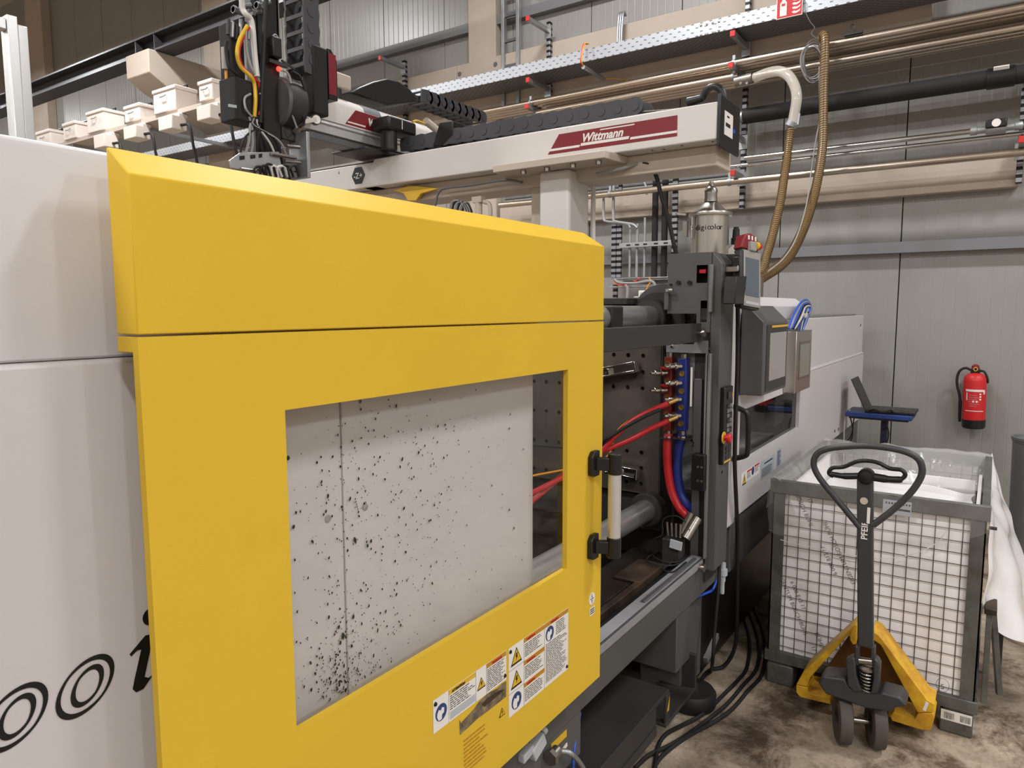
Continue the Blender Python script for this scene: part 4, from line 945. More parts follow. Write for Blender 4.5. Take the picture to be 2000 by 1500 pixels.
# red name panels
def on_beam(u, v, off=0.0): q = PX(u, v, XB); return V((XB - .0006 - off, q.y, q.z))
def logo(parent, A, Bp, Cc, Dd, P, nrm, shape_t=.0006):
    MB().prism([A, Bp, Cc, Dd], V(nrm) * shape_t).build('name_panel', 'dark_red', parent, smooth=0, label='dark red name panel with white lettering')
zt_ = on_beam(1323, 225).z; zb_ = on_beam(1322, 266).z; yl = on_beam(1070, 304).y; yl2 = on_beam(1092, 260).y; yr = on_beam(1323, 245).y
xx = XB - .0006
MB().prism([(xx, yl, zb_), (xx, yr, zb_), (xx, yr, zt_), (xx, yl2, zt_)], (-.0006, 0, 0)).build('name_panel', 'dark_red', RB, smooth=0, label='dark red name panel with white lettering')
hz = zt_ - zb_
s0 = zb_ + hz * .16; s1 = zb_ + hz * .28
yA = on_beam(1134, 288).y; yB = on_beam(1228, 270).y
def yy_at(z): return yl + (yl2 - yl) * (z - zb_) / hz
xs = XB - .0014
MB().prism([(xs, yy_at(s0), s0), (xs, yA + .006, s0), (xs, yA + .002, s1), (xs, yy_at(s1), s1)], (-.0006, 0, 0)).build('white_stripe', 'label_white', RB, smooth=0)
MB().prism([(xs, yB - .006, s0), (xs, yr, s0), (xs, yr, s1), (xs, yB - .010, s1)], (-.0006, 0, 0)).build('white_stripe', 'label_white', RB, smooth=0)
MB().prism([(xs, yA, s0 + .004), (xs, yB, s0 + .004), (xs, yB - .004, s1 + .006), (xs, yA - .003, s1 + .006)], (-.0006, 0, 0)).build('white_stripe', 'label_white', RB, smooth=0)
text('Wittmann', hz * .60, 'label_white', (XB - .0022, yA - .004, zb_ + hz * .40), -EY, EZ, RB, shear=.32, bold=.0016, sx=.98)
# fit: white bar over the m-a-n-n as in the name's drawing
ya = on_beam(1172, 252).y; yb = on_beam(1239, 243).y
MB().prism([(xs, ya, zb_ + hz * .86), (xs, yb, zb_ + hz * .86), (xs, yb - .002, zb_ + hz * .92), (xs, ya - .002, zb_ + hz * .92)], (-.0006, 0, 0)).build('white_stripe', 'label_white', RB, smooth=0)
# -Z+ hexagon
p = PX(700, 343, XB + .0115); r = .054
pts = [(XB + .0115, p.y + math.cos(PI * k / 3) * r, p.z + math.sin(PI * k / 3) * r) for k in range(6)]
hx_ = MB().prism(pts, (-.0008, 0, 0)).build('axis_sign', 'print_black', RB, smooth=0)
text('-Z+', r * .85, 'label_white', (XB + .0100, p.y + r * .68, p.z - r * .30), -EY, EZ, RB, bold=.0006, name='axis_lettering')
p = PX(662, 337, XB + .0115); MB().prism([(XB + .011, p.y - .004, p.z - .008), (XB + .011, p.y + .004, p.z - .008), (XB + .011, p.y, p.z + .01)], (-.0006, 0, 0)).build('red_arrow', 'dark_red', RB, smooth=0)
# support column and flange
b = MB().prism([(2.86, 1.46, 2.455), (2.86, 2.06, 2.455), (3.2, 2.12, 2.455), (3.28, 1.4, 2.455)], (0, 0, .034)); b.build('flange', 'robot_beige', RB, bevel=.004)
for (u, v) in ((1020, 340), (1066, 335), (1117, 327), (1167, 322)):
    p = PX(u, v, 2.88); MB().cyl((2.89, p.y, 2.455), (2.89, p.y, 2.436), .014, 6).build('flange_bolt', 'steel', RB)
yc0, yc1 = PX(1112, 400, 2.97).y, PX(1052, 400, 2.97).y
MB().box(2.97, 3.17, yc0, yc1, 1.85, 2.4545).build('column', 'robot_white', RB, bevel=.018, seg=3, label='white robot column')
MB().box(3.06, 3.2, yc1 + .0005, yc1 + .1, 1.85, 2.4545).build('column_rib', 'robot_beige', RB, bevel=.004)
MB().cyl((3.19, yc0 - .01, 1.9), (3.19, yc0 - .01, 2.45), .012, 10).build('column_conduit', 'robot_white', RB)
# yellow lifting plate and hoses below the beam
p = [PX(u, v, 3.0) for u, v in [(768, 372), (800, 362), (856, 368), (822, 378), (812, 392), (796, 392), (788, 378)]]
MB().prism(p, (.02, 0, 0)).build('yellow_bracket', 'amber', RB, bevel=.002)
for k in range(6):
    q = [PX(878 + k * 5, 412, 3.05), PX(882 + k * 5, 396 + k, 3.05), PX(893 + k * 4, 392 + k, 3.05), PX(905 + k * 3, 400 + k * 2, 3.05), PX(912 + k * 2, 420, 3.05)]
    MB().tube(spline(q, 4), .006, 6).build('cable', 'black_rubber' if k % 2 else 'cable_grey', RB)
q = [PX(850, 402, 3.0), PX(856, 378, 3.0), PX(870, 368, 3.0), PX(920, 362, 3.0), PX(985, 352, 3.0), PX(1020, 356, 3.0)]
MB().tube(spline(q, 5), .006, 8).build('cable', 'galv_dark', RB)
p = PX(935, 400, 3.0); MB().cyl(p - EZ * .05, p + EZ * .03, .02, 10).box(p.x - .02, p.x + .02, p.y - .03, p.y + .03, p.z + .01, p.z + .04).build('air_fitting', 'robot_beige', RB)
q = [PX(945, 394, 3.0), PX(955, 398, 3.0), PX(958, 412, 3.0), PX(957, 430, 3.0)]; MB().tube(spline(q, 5), .011, 8).build('air_hose', 'robot_beige', RB)
q = [PX(1250, 318, 3.05), PX(1270, 322, 3.05), PX(1282, 345, 3.08), PX(1292, 385, 3.1), PX(1306, 430, 3.12), PX(1318, 485, 3.13), PX(1325, 505, 3.14)]
MB().tube(spline(q, 6), .0095, 10).build('robot_cable', 'black_rubber', RB, label='long dark cable from the beam down to the upright')
q = [PX(1165, 340, 3.0), PX(1205, 332, 3.0), PX(1250, 318, 3.05)]; MB().tube(spline(q, 4), .008, 8).build('cable', 'cable_grey', RB)
for (u, v) in ((1274, 294), (1297, 292), (1310, 297), (1322, 302), (1332, 285), (1360, 300), (1392, 277), (1298, 308)):
    q = PZ(u, v, bz0 - .001); MB().cyl(q, q + EZ * .0008, .006, 10).build('tapped_hole', 'print_dark', RB)

# ---- energy chains: every link is a part
def link_mesh(L, H, W, name, mt='chain_black'):
    b = MB()
    for s in (-1, 1):
        pts = []
        for k in range(9): a = -PI / 2 + PI * k / 8; pts.append((math.cos(a) * H / 2 + L * .28, s * W / 2 - .006, math.sin(a) * H / 2))
        pts += [(-L * .55, s * W / 2 - .006, H * .42), (-L * .62, s * W / 2 - .006, 0), (-L * .55, s * W / 2 - .006, -H * .42)]
        b.prism(pts, (0, .012, 0))
        b.cyl((L * .3, s * (W / 2 + .007) , 0), (L * .3, s * (W / 2 + .009), 0), H * .26, 10)
    b.box(-L * .12, L * .12, -W / 2, W / 2, H * .38, H * .46).box(-L * .12, L * .12, -W / 2, W / 2, -H * .46, -H * .38)
    return b
def chain(pts_dirs, L, H, W, upv=EZ):
    first = None
    for (p, d) in pts_dirs:
        d = V(d).normalized(); sd = V(upv).cross(d).normalized(); u2 = d.cross(sd)
        if first is None:
            o = link_mesh(L, H, W, 'chain_link').build('chain_link', 'chain_black', RB, smooth=40); first = o
        else:
            o = first.copy(); C.objects.link(o); o.parent = RB
        Mx = Matrix(((d.x, sd.x, u2.x, p[0]), (d.y, sd.y, u2.y, p[1]), (d.z, sd.z, u2.z, p[2]), (0, 0, 0, 1)))
        o.matrix_parent_inverse = Matrix.Identity(4)
        o.matrix_basis = Matrix.Translation(-V(RB.location)) @ Mx
ya, yb = PX(805, 262, 3.07).y, PX(1238, 205, 3.07).y
n = 17; P_ = [V((3.085, ya + (yb - ya) * k / (n - 1), 2.70 + .012 * (1 - k / (n - 1)))) for k in range(n)]
chain([(p, (0, -1, 0)) for p in P_], abs(ya - yb) / (n - 1), .082, .11)
MB().box(3.03, 3.14, yb - .06, ya, bz1 + .0125, 2.652).build('chain_tray', 'galv_dark', RB)
MB().bar((3.085, yb - .05, 2.675), (3.085, yb - .33, 2.652), .1, .004).build('chain_end_strip', 'steel', RB)
# kick arm
YK = 2.9
ux = lambda u, v: PY(u, v, YK)
xk0, xk1 = 2.42, 3.45
b = MB()
prof = [(YK, 2.765), (YK, 2.86), (YK + .012, 2.886), (YK + .04, 2.906), (YK + .075, 2.914), (YK + .13, 2.904), (YK + .16, 2.875), (YK + .165, 2.765)]
b.prism([(xk0, a, c) for a, c in prof], (xk1 - xk0, 0, 0)); b.build('kick_arm', 'robot_white', RB, smooth=50, label='white kick arm with rounded top')
MB().prism([(xk0 + .42, YK - .001, 2.86), (xk0 + .42, YK + .012, 2.888), (xk0 + .42, YK + .04, 2.909), (xk0 + .42, YK + .075, 2.917), (xk0 + .42, YK + .13, 2.907), (xk0 + .42, YK + .13, 2.89), (xk0 + .42, YK + .02, 2.86)], (.13, 0, 0)).build('kick_arm_band', 'galv_dark', RB)
MB().box(xk0, xk1, YK + .006, YK + .15, 2.70, 2.7645).box(xk0, xk1, YK - .004, YK + .006, 2.742, 2.752).build('kick_rail', 'alu', RB, bevel=.003)
MB().box(xk0 + .05, xk1, YK + .02, YK + .13, 2.662, 2.6995).build('kick_rack', 'galv_dark', RB, bevel=.002)
MB().box(2.78, 3.3, YK - .06, YK + .2, 2.6525, 2.664).build('carriage_plate', 'charcoal', RB, bevel=.003)
k0 = ux(676, 246); k1 = ux(694, 212); k2 = ux(770, 235)
zlo, zhi = 2.772, 2.852
MB().prism([(ux(674, 246).x, YK - .0006, 2.772), (ux(694, 213).x, YK - .0006, 2.857), (ux(790, 240).x, YK - .0006, 2.857), (ux(790, 260).x, YK - .0006, 2.772)], (0, -.0006, 0)).build('name_panel', 'dark_red', RB, smooth=0)
MB().prism([(ux(678, 240).x, YK - .0014, 2.782), (ux(680, 240).x, YK - .0014, 2.79), (ux(714, 248).x, YK - .0014, 2.79), (ux(713, 248).x, YK - .0014, 2.782)], (0, -.0006, 0)).build('white_stripe', 'label_white', RB, smooth=0)
text('w', .085, 'label_white', (ux(717, 248).x, YK - .0024, 2.797), EX, EZ, RB, shear=.3, bold=.0015)
# motor block on the carriage
p0, p1 = ux(735, 245), ux(800, 262)
MB().box(2.86, 3.08, YK - .16, YK - .03, 2.76, 2.83).build('drive_motor', 'black_plastic', RB, bevel=.012, label='black drive motor on the carriage')
MB().cyl((2.92, YK - .1, 2.665), (2.92, YK - .1, 2.762), .045, 20).build('motor_neck', 'black_plastic', RB)
MB().box(2.96, 2.966, YK - .1605, YK - .1595, 2.775, 2.82).build('white_mark', 'label_white', RB)
p = PY(840, 243, YK - .1); MB().cyl(p + V((-.04, 0, .012)), p + V((.06, 0, -.02)), .022, 14).build('motor_plug', 'robot_beige', RB)
q = [PY(806, 238, YK - .1), PY(815, 236, YK - .1), PY(828, 241, YK - .1)]; MB().tube(spline(q, 4), .006, 8).build('motor_cable', 'amber', RB)
b = MB().prism([PX(858, 240, 3.02), PX(884, 236, 3.02), PX(884, 262, 3.02), PX(862, 285, 3.02), PX(845, 286, 3.02)], (.13, 0, 0)); b.build('chain_bracket', 'black_plastic', RB, bevel=.004)
# second chain with its curved guide cover
YQ = YK + .1
def arcpt(u, v): return PY(u, v, YQ - .06)
cp = [arcpt(683, 181), arcpt(705, 169), arcpt(730, 159), arcpt(757, 153), arcpt(780, 159), arcpt(800, 173), arcpt(815, 190)]
cp2 = [p - EZ * .045 for p in cp]
b = MB().prism([(p.x, YQ - .06, p.z) for p in cp] + [(arcpt(815, 199).x, YQ - .06, arcpt(815, 199).z), (arcpt(757, 208).x, YQ - .06, arcpt(757, 206).z), (arcpt(700, 186).x, YQ - .06, arcpt(700, 186).z)], (0, .2, 0)); b.build('chain_guide', 'black_plastic', RB, bevel=.008, label='curved black chain guide on top of the arm')
pA, pB = PY(822, 188, YQ), PY(930, 233, YQ); zz = (pA.z + pB.z) / 2; n = 9
chain([(V((pA.x + (pB.x - pA.x) * k / (n - 1), YQ + .02, zz)), (1, 0, 0)) for k in range(n)], (pB.x - pA.x) / (n - 1), .085, .12)
# beige motor behind the vertical chain
MB().box(2.5, 2.78, YK + .03, YK + .14, 2.96, 3.04).build('beige_motor', 'box_beige', RB, bevel=.01)
MB().cyl((2.7, YK + .08, 2.90), (2.7, YK + .08, 2.965), .04, 18).build('motor_base', 'charcoal', RB)
# vertical arm
YV = YK - .08
v_ = lambda u, v, dy=0.0: PY(u, v, YV + dy)
xa0, xa1 = v_(512, 150).x, v_(545, 150).x
MB().box(xa0, xa1, YV, YV + .09, v_(530, 318).z, 4.6).build('vertical_arm', 'black_matte', RB, bevel=.004, label='black vertical arm')
MB().box(xa0 - .03, xa0, YV + .02, YV + .07, v_(500, 300).z, 4.6).box(xa1, xa1 + .012, YV + .01, YV + .03, v_(545, 270).z, 4.6).build('arm_rail', 'black_plastic', RB, bevel=.003)
MB().box(xa1 + .005, xa1 + .011, YV - .004, YV + .01, v_(545, 90).z, 4.6).build('bright_strip', 'chrome', RB)
fcz = v_(556, 200).z; fxa = v_(553, 200).x - .01
MB().cyl((fxa + .09, YV + .03, fcz), (fxa, YV + .03, fcz), .115, 36).build('flange_housing', 'charcoal', RB)
MB().lathe((fxa - .001, YV + .03, fcz), -EX, [(.115, 0), (.105, .012), (.05, .016), (.002, .016)], 36).build('flange_face', 'dark_paint', RB, label='round dark wrist flange')
for k in range(3): MB().cyl((fxa - .015, YV + .02, fcz - .04 + k * .04), (fxa - .021, YV + .02, fcz - .04 + k * .04), .011, 10).build('flange_screw', 'black_plastic', RB)
MB().box(fxa + .0, fxa + .12, YV + .0, YV + .14, fcz - .17, fcz - .08).build('arm_saddle', 'charcoal', RB, bevel=.006)
# vertical energy chain
xc = v_(600, 50).x
chain([(V((xc + .01, YV + .05, 2.97 + k * .075)), (0, 0, 1)) for k in range(14)], .075, .1, .13, upv=EX)
MB().box(v_(604, 160).x, v_(633, 160).x, YV - .03, YV + .05, v_(618, 226).z, v_(618, 93).z).build('chain_housing', 'black_matte', RB, bevel=.008)
MB().prism([(v_(634, 150).x, YV - .03, v_(634, 195).z), (v_(634, 150).x, YV - .03, v_(634, 97).z), (v_(640, 150).x, YV - .03, v_(634, 97).z), (v_(651, 150).x, YV - .03, v_(640, 118).z), (v_(651, 150).x, YV - .03, v_(640, 196).z)], (0, .08, 0)).build('housing_end', 'black_plastic', RB, bevel=.003)
MB().box(v_(634, 150).x, v_(648.5, 150).x, YV - .0315, YV - .0302, v_(640, 187).z, v_(640, 108).z).build('red_plate', 'dark_red', RB)
# pressure gauge
p = v_(617, 234, -.06); MB().lathe(p, V((-.3, -1, 0)), [(.02, -.02), (.024, -.015), (.024, .008)], 20).build('gauge_body', 'black_plastic', RB)
MB().lathe(p + V((-.3, -1, 0)).normalized() * .0082, V((-.3, -1, 0)), [(.02, 0), (.02, .001)], 20).build('gauge_face', 'label_white', RB)
p2 = v_(593, 238, -.04); MB().bar(p, p2, .02, .02).bar(p2, p2 + V((-.02, .04, -.05)), .03, .02).build('gauge_fitting', 'steel', RB)
# red status lamp, eye bolt, valve
p = v_(544, 135, -.02); MB().lathe(p, V((-.4, -1, 0)), [(.011, 0), (.011, .006), (.004, .011)], 12).build('status_lamp', 'led_red', RB)
q = [v_(547, 137, -.02), v_(560, 141, -.03), v_(567, 155, -.05), v_(568, 190, -.06), v_(570, 220, -.06), v_(580, 250, -.05)]; MB().tube(spline(q, 5), .0045, 8).build('sensor_cable', 'cable_grey', RB)
p = v_(537, 96, -.02); MB().box(p.x - .025, p.x + .025, p.y - .02, p.y + .03, p.z - .04, p.z + .05).build('valve_body', 'black_plastic', RB, bevel=.006)
c = v_(538, 76, -.02); MB().tube([c + V((math.cos(a) * .014, 0, math.sin(a) * .018)) for a in [2 * PI * k / 12 for k in range(12)]], .005, 8, closed=True).build('eye_bolt', 'galv', RB)
b = MB().bar(v_(524, 118, -.02), v_(560, 130, -.02), .02, .015).bar(v_(550, 118, -.02), v_(575, 135, -.02), .008, .008); b.build('valve_arm', 'charcoal', RB)
# control boxes and tubing left of the arm
MB().box(v_(445, 200).x, v_(492, 200).x, YV - .05, YV + .06, v_(470, 242).z, v_(470, 160).z).build('valve_box', 'black_matte', RB, bevel=.006, label='black valve box with a worn white mark')
MB().ob(v_(454, 207, -.052), (.02, 0, .002), (0, .001, 0), (0, 0, .006)).build('white_mark', 'label_grey', RB)
MB().box(v_(449, 90).x, v_(478, 90).x, YV + .0, YV + .08, v_(460, 158).z, v_(460, 45).z).build('valve_bank', 'black_matte', RB, bevel=.01)
for k in range(6):
    p = v_(447 + k * 8, 52 + (k % 3) * 5, -.01); MB().cyl(p + V((0, 0, .03)), p - V((.006, 0, .035)), .008, 8).build('air_coupling', 'galv' if k % 2 else 'charcoal', RB)
for (u, v, l) in ((455, 18, 0), (470, 12, 1), (500, 10, 0), (508, 6, 1), (490, 24, 1)):
    p = v_(u, v, -.02); MB().cyl(p, p + V((.05, .0, .02 * l)), .013, 10).lathe(p, EX, [(.018, 0), (.018, .015)], 6).build('air_coupling', 'galv_dark', RB)
p = v_(438, 112, .02); MB().cyl(p + EZ * .04, p - EZ * .05, .012, 12).build('sensor', 'cable_grey', RB)
p = v_(442, 150, .02); MB().cyl(p + EZ * .025, p - EZ * .025, .006, 8).build('sensor_wire', 'orange', RB)
cables = [('cable_white', .012, [(472, 0), (474, 18), (480, 28), (490, 38), (494, 60), (497, 100), (502, 150)]),
          ('amber', .0085, [(483, 50), (468, 78), (463, 105), (470, 130), (490, 150), (497, 165), (499, 195), (497, 228)]),
          ('red', .006, [(487, 53), (472, 80), (467, 105), (474, 130), (496, 152), (506, 165), (511, 195), (506, 225)]),
          ('cable_grey', .006, [(480, 60), (482, 100), (492, 135), (505, 155)]),
          ('cable_grey', .005, [(505, 155), (511, 168), (508, 185)]),
          ('cable_grey', .005, [(490, 183), (478, 192), (480, 212), (492, 228)]),
          ('black_rubber', .01, [(520, 0), (516, 60), (512, 150), (508, 240)]),
          ('black_rubber', .007, [(443, 80), (441, 100), (447, 130), (462, 145)]),
          ('black_rubber', .006, [(573, 225), (580, 220), (590, 226), (594, 240), (586, 248)]),
          ('black_rubber', .008, [(570, 140), (585, 150), (596, 175), (600, 215)])]
for mt, r, pts in cables:
    MB().tube(spline([v_(u, v, -.065 + .008 * (i % 2)) for i, (u, v) in enumerate(pts)], 6), r, 8).build('cable', mt, RB)
for k in range(9):
    u0 = 492 + random.uniform(-6, 14)
    pts = [v_(u0, 228, -.05), v_(u0 + random.uniform(-8, 8), 245, -.05), v_(478 + k * 8, 275 + random.uniform(-6, 6), -.05), v_(470 + k * 11, 300, -.04), v_(480 + k * 10, 320, -.03)]
    MB().tube(spline(pts, 5), random.choice([.004, .005, .006]), 6).build('cable', random.choice(['black_rubber', 'black_rubber', 'cable_grey', 'cable_white', 'black_rubber']), RB)
# gripper head just above the door
gp = MB()
gz = v_(500, 320).z
A_ = [v_(449, 313, -.06), v_(470, 298, -.06), v_(545, 296, -.06), v_(551, 330, -.06), v_(520, 340, -.06), v_(452, 328, -.06)]
gpl = MB().prism(A_, (0, .012, 0)).build('gripper_plate', 'galv', RB, bevel=.002, label='slotted aluminium gripper plate')
for (u, v) in ((473, 308), (494, 306), (509, 304)):
    p = v_(u, v, -.062); MB().ob(p, (.012 if u < 500 else .008, 0, .003), (0, .0012, 0), (0, 0, .008)).build('slot', 'print_black', gpl)
MB().box(v_(578, 300).x, v_(584, 300).x, YV - .08, YV + .05, v_(580, 350).z, v_(580, 262).z).build('gripper_plate', 'galv', RB, bevel=.002)
MB().box(v_(540, 300).x, v_(575, 300).x, YV - .02, YV + .05, v_(550, 345).z, v_(550, 303).z).build('gripper_block', 'galv_dark', RB, bevel=.004)
for (u, v, du, dv) in ((530, 300, 45, 8), (560, 285, 25, 3), (470, 330, 30, 4), (500, 330, 20, 10), (556, 315, 30, 3), (555, 330, 25, 6)):
    MB().cyl(v_(u, v, -.07), v_(u + du, v + dv, -.07), .008, 10).build('gripper_rod', 'steel', RB)
for k in range(7):
    u0 = 500 + k * 11
    pts = [v_(u0, 350, -.08), v_(u0 - 3, 328 + random.uniform(-6, 4), -.09), v_(u0 + 10, 322 + random.uniform(-6, 8), -.09), v_(u0 + 18, 345, -.08)]
    MB().tube(spline(pts, 4), .006, 6).build('gripper_hose', random.choice(['black_rubber', 'cable_white', 'black_rubber']), RB)
# ================================================================= things on and beside the machine
# ---- stainless hopper on top of the upright
hc = PX(1386, 480, 3.25); HX, HY = 3.25, hc.y
HP = thing('material_hopper', 'brushed stainless hopper with domed lid and dark lettering', 'hopper', (HX, HY, 2.034))
ztop = PX(1386, 420, 3.25).z; R_ = abs(PX(1346, 470, 3.25).y - PX(1425, 470, 3.25).y) / 2 * .88
MB().lathe((HX, HY, 2.036), EZ, [(R_, 0), (R_, ztop - 2.036)], 40).build('drum', 'brushed', HP)
MB().lathe((HX, HY, ztop), EZ, [(R_ + .012, -.008), (R_ + .014, 0), (R_ + .012, .008), (R_ * .92, .012), (R_ * .45, .05), (R_ * .3, .058)], 40).build('lid', 'brushed', HP)
MB().lathe((HX, HY, ztop + .058), EZ, [(.03, 0), (.028, .035), (.030, .05), (.024, .062), (.013, .07), (.012, .088)], 20).build('spout', 'steel', HP)
MB().ob((HX, HY, ztop + .146), (.014, 0, .003), (0, .006, 0), (-.001, 0, .005)).build('spout_tip', 'label_white', HP)
dv = (V((0, 0, 0)) - V((HX, HY, 0))); dv.z = 0; dv.normalize(); sdv = V((0, 0, 1)).cross(dv)
zl = PX(1386, 447, 3.15).z
# lettering wrapped on the drum, one letter at a time
for i, ch in enumerate('digicolor'):
    a = math.atan2(dv.y, dv.x) + (-.80 + i * .168) + .06
    nrm = V((math.cos(a), math.sin(a), 0)); rr = V((-math.sin(a), math.cos(a), 0))
    text(ch, .034, 'print_black', V((HX, HY, zl)) + nrm * (R_ + .0012), rr, EZ, HP, align='CENTER', sx=1.1)
a = math.atan2(dv.y, dv.x) - 1.0; nrm = V((math.cos(a), math.sin(a), 0)); q = V((HX, HY, ztop)) + nrm * (R_ + .012)
MB().bar(q + V((0, .03, 0)), q + nrm * .05 + V((0, .03, .002)), .01, .01).cyl(q + V((0, 0, -.01)), q + V((0, 0, -.05)), .008, 10).bar(q + V((0, 0, -.05)), q + V((0, -.004, -.11)), .012, .006).build('lid_clamp', 'chrome', HP, bevel=.001)
MB().box(q.x - .01, q.x + .01, q.y + .02, q.y + .04, ztop - .1, ztop - .03).build('clamp_hinge', 'steel', HP)
MB().box(3.13, 3.40, HY - .15, HY + .15, 1.9, 2.035).build('hopper_base', 'charcoal', M)
# ---- dosing unit next to the hopper
DU = thing('dosing_unit', 'small white dosing unit with black plug behind the pendant', 'dosing unit', PX(1438, 500, 3.3))
p0, p1 = PX(1423, 500, 3.3), PX(1448, 500, 3.3)
MB().prism([PX(1422, 487, 3.3), PX(1431, 479, 3.3), PX(1450, 479, 3.3), PX(1450, 520, 3.3), PX(1428, 520, 3.3), PX(1422, 500, 3.3)], (.08, 0, 0)).build('case', 'label_white', DU, bevel=.002)
for v in (486, 492): p = PX(1437, v, 3.299); MB().cyl(p, p - EX * .002, .006, 10).build('socket', 'print_black', DU)
p = PX(1437, 478, 3.33); MB().lathe(p, EZ, [(.022, 0), (.022, .03), (.017, .032), (.015, .07), (.012, .072), (.012, .08)], 16).build('plug', 'black_plastic', DU)
# ---- teach pendant hung on the upright, turned to the operator and tilted
PT = thing('teach_pendant', 'handheld teach pendant with grey screen hung on the upright', 'pendant', PY(1455, 598, .93))
o = PY(1468, 545, .86)
fr_ = V((-.35, -.92, .12)).normalized(); rr = V((0, 0, 1)).cross(-fr_).normalized() * -1
rr = fr_.cross(V((0, 0, 1))).normalized() * -1
if rr.x < 0: rr = -rr
uu = rr.cross(fr_); uu = uu if uu.z > 0 else -uu
uu = (uu + rr * .12).normalized(); rr = (rr - uu * rr.dot(uu)).normalized()
hw = .062; hh = .125
MB().ob(o - fr_ * .022, rr * hw, uu * hh, fr_ * .02).build('pendant_body', 'black_plastic', PT, bevel=.01, label='black rubber housing')
MB().ob(o + rr * .002, rr * (hw - .008), uu * (hh - .008), fr_ * .003).build('front_plate', 'cable_grey', PT, bevel=.002)
MB().ob(o + fr_ * .0035 + uu * .006, rr * (hw - .018), uu * (hh - .045), fr_ * .001).build('screen', 'screen_dark', PT)
MB().ob(o + fr_ * .004 - uu * (hh - .022), rr * (hw - .018), uu * .006, fr_ * .001).build('key_strip', 'label_grey', PT)
gx = o + uu * (hh + .03) - fr_ * .03
pts = [gx - rr * .06 - uu * .03, gx - rr * .04 + uu * .03, gx + uu * .042, gx + rr * .045 + uu * .03, gx + rr * .055 - uu * .03]
MB().prism([p - fr_ * .02 for p in pts], fr_ * .045).build('grip_guard', 'dark_red', PT, bevel=.006, label='dark red guard around the buttons')
for k in range(3): MB().ob(gx + rr * (-.015 + k * .022) + uu * .02 + fr_ * .026, rr * .004, uu * .009, fr_ * .002).build('guard_slot', 'label_white', PT)
MB().ob(gx + rr * .0 - uu * .018 + fr_ * .03, rr * .018, uu * .02, fr_ * .012).build('stop_box', 'cable_grey', PT, bevel=.003)
MB().cyl(gx + rr * .018 - uu * .01 + fr_ * .03, gx + rr * .035 - uu * .01 + fr_ * .03, .017, 16).build('stop_ring', 'amber', PT)
MB().lathe(gx + rr * .035 - uu * .01 + fr_ * .03, rr, [(.010, 0), (.016, .006), (.015, .016), (.002, .019)], 16).build('stop_button', 'red', PT)
# holder
HD = thing('pendant_holder', 'black pocket holder behind the teach pendant', 'holder', PY(1440, 590, .94))
hp_ = [PY(u, v, .92) for u, v in [(1415, 540), (1452, 540), (1449, 590), (1446, 594), (1411, 594)]]
MB().prism(hp_, (.0, -.05, 0)).build('pocket', 'black_plastic', HD, bevel=.004)
hp_ = [PY(u, v, .935) for u, v in [(1428, 500), (1432, 496), (1455, 497), (1456, 545), (1427, 545)]]
MB().prism(hp_, (.0, -.04, 0)).build('back_plate', 'black_plastic', HD, bevel=.008)
p = PY(1441, 524, .894); MB().lathe(p, -EY, [(.012, 0), (.01, .002), (.002, .003)], 14).build('knob', 'cable_grey', HD)
p = PY(1422, 526, .945); MB().box(p.x - .01, p.x + .03, .9, .9545, p.z - .01, p.z + .01).build('bolt_bracket', 'steel', HD)
pc = [PY(1441, 593, .91), PY(1441, 640, .93), PY(1440, 720, .935), PY(1437, 800, .935), PY(1435, 900, .935), PY(1438, 980, .94), PY(1440, 1030, .95), PY(1440, 1100, .96), PY(1440, 1180, .96), PZ(1436, 1260, .15), PZ(1415, 1300, .03), PZ(1385, 1310, .012), PZ(1360, 1340, .012)]
tag(MB().tube(spline(pc, 6), .0095, 10).build('pendant_cable', 'black_rubber'), 'black cable hanging from the pendant down to the floor', 'cable')
pc = [PY(1406, 1090, 1.0), PY(1403, 1150, .99), PY(1396, 1230, .99), PY(1392, 1290, .99), PZ(1388, 1312, .012), PZ(1378, 1318, .012)]
tag(MB().tube(spline(pc, 6), .008, 10).build('hanging_cable', 'black_rubber'), 'black cable dropping below the upright beside the small valve', 'cable')
for i, (pts, lb) in enumerate((([(1440, 1180), (1462, 1240), (1460, 1300), (1440, 1330), (1415, 1355), (1390, 1380), (1365, 1400), (1330, 1418), (1300, 1435), (1285, 1460), (1278, 1510)], 'black cable curling over the floor nearest the round foot'), ([(1455, 1180), (1478, 1240), (1480, 1300), (1450, 1340), (1420, 1375), (1390, 1400), (1350, 1430), (1310, 1455), (1268, 1475), (1240, 1500)], 'black cable on the floor farther from the round foot'), ([(1470, 1180), (1492, 1245), (1490, 1312), (1460, 1350), (1430, 1385), (1395, 1410), (1340, 1440), (1290, 1480), (1270, 1520)], 'outermost black cable lying across the stained floor'))):
    tag(MB().tube(spline([PZ(u, v, .0095) for u, v in pts], 6), .009, 8).build('floor_cable', 'black_rubber'), lb, 'cable', 'cables on the floor')
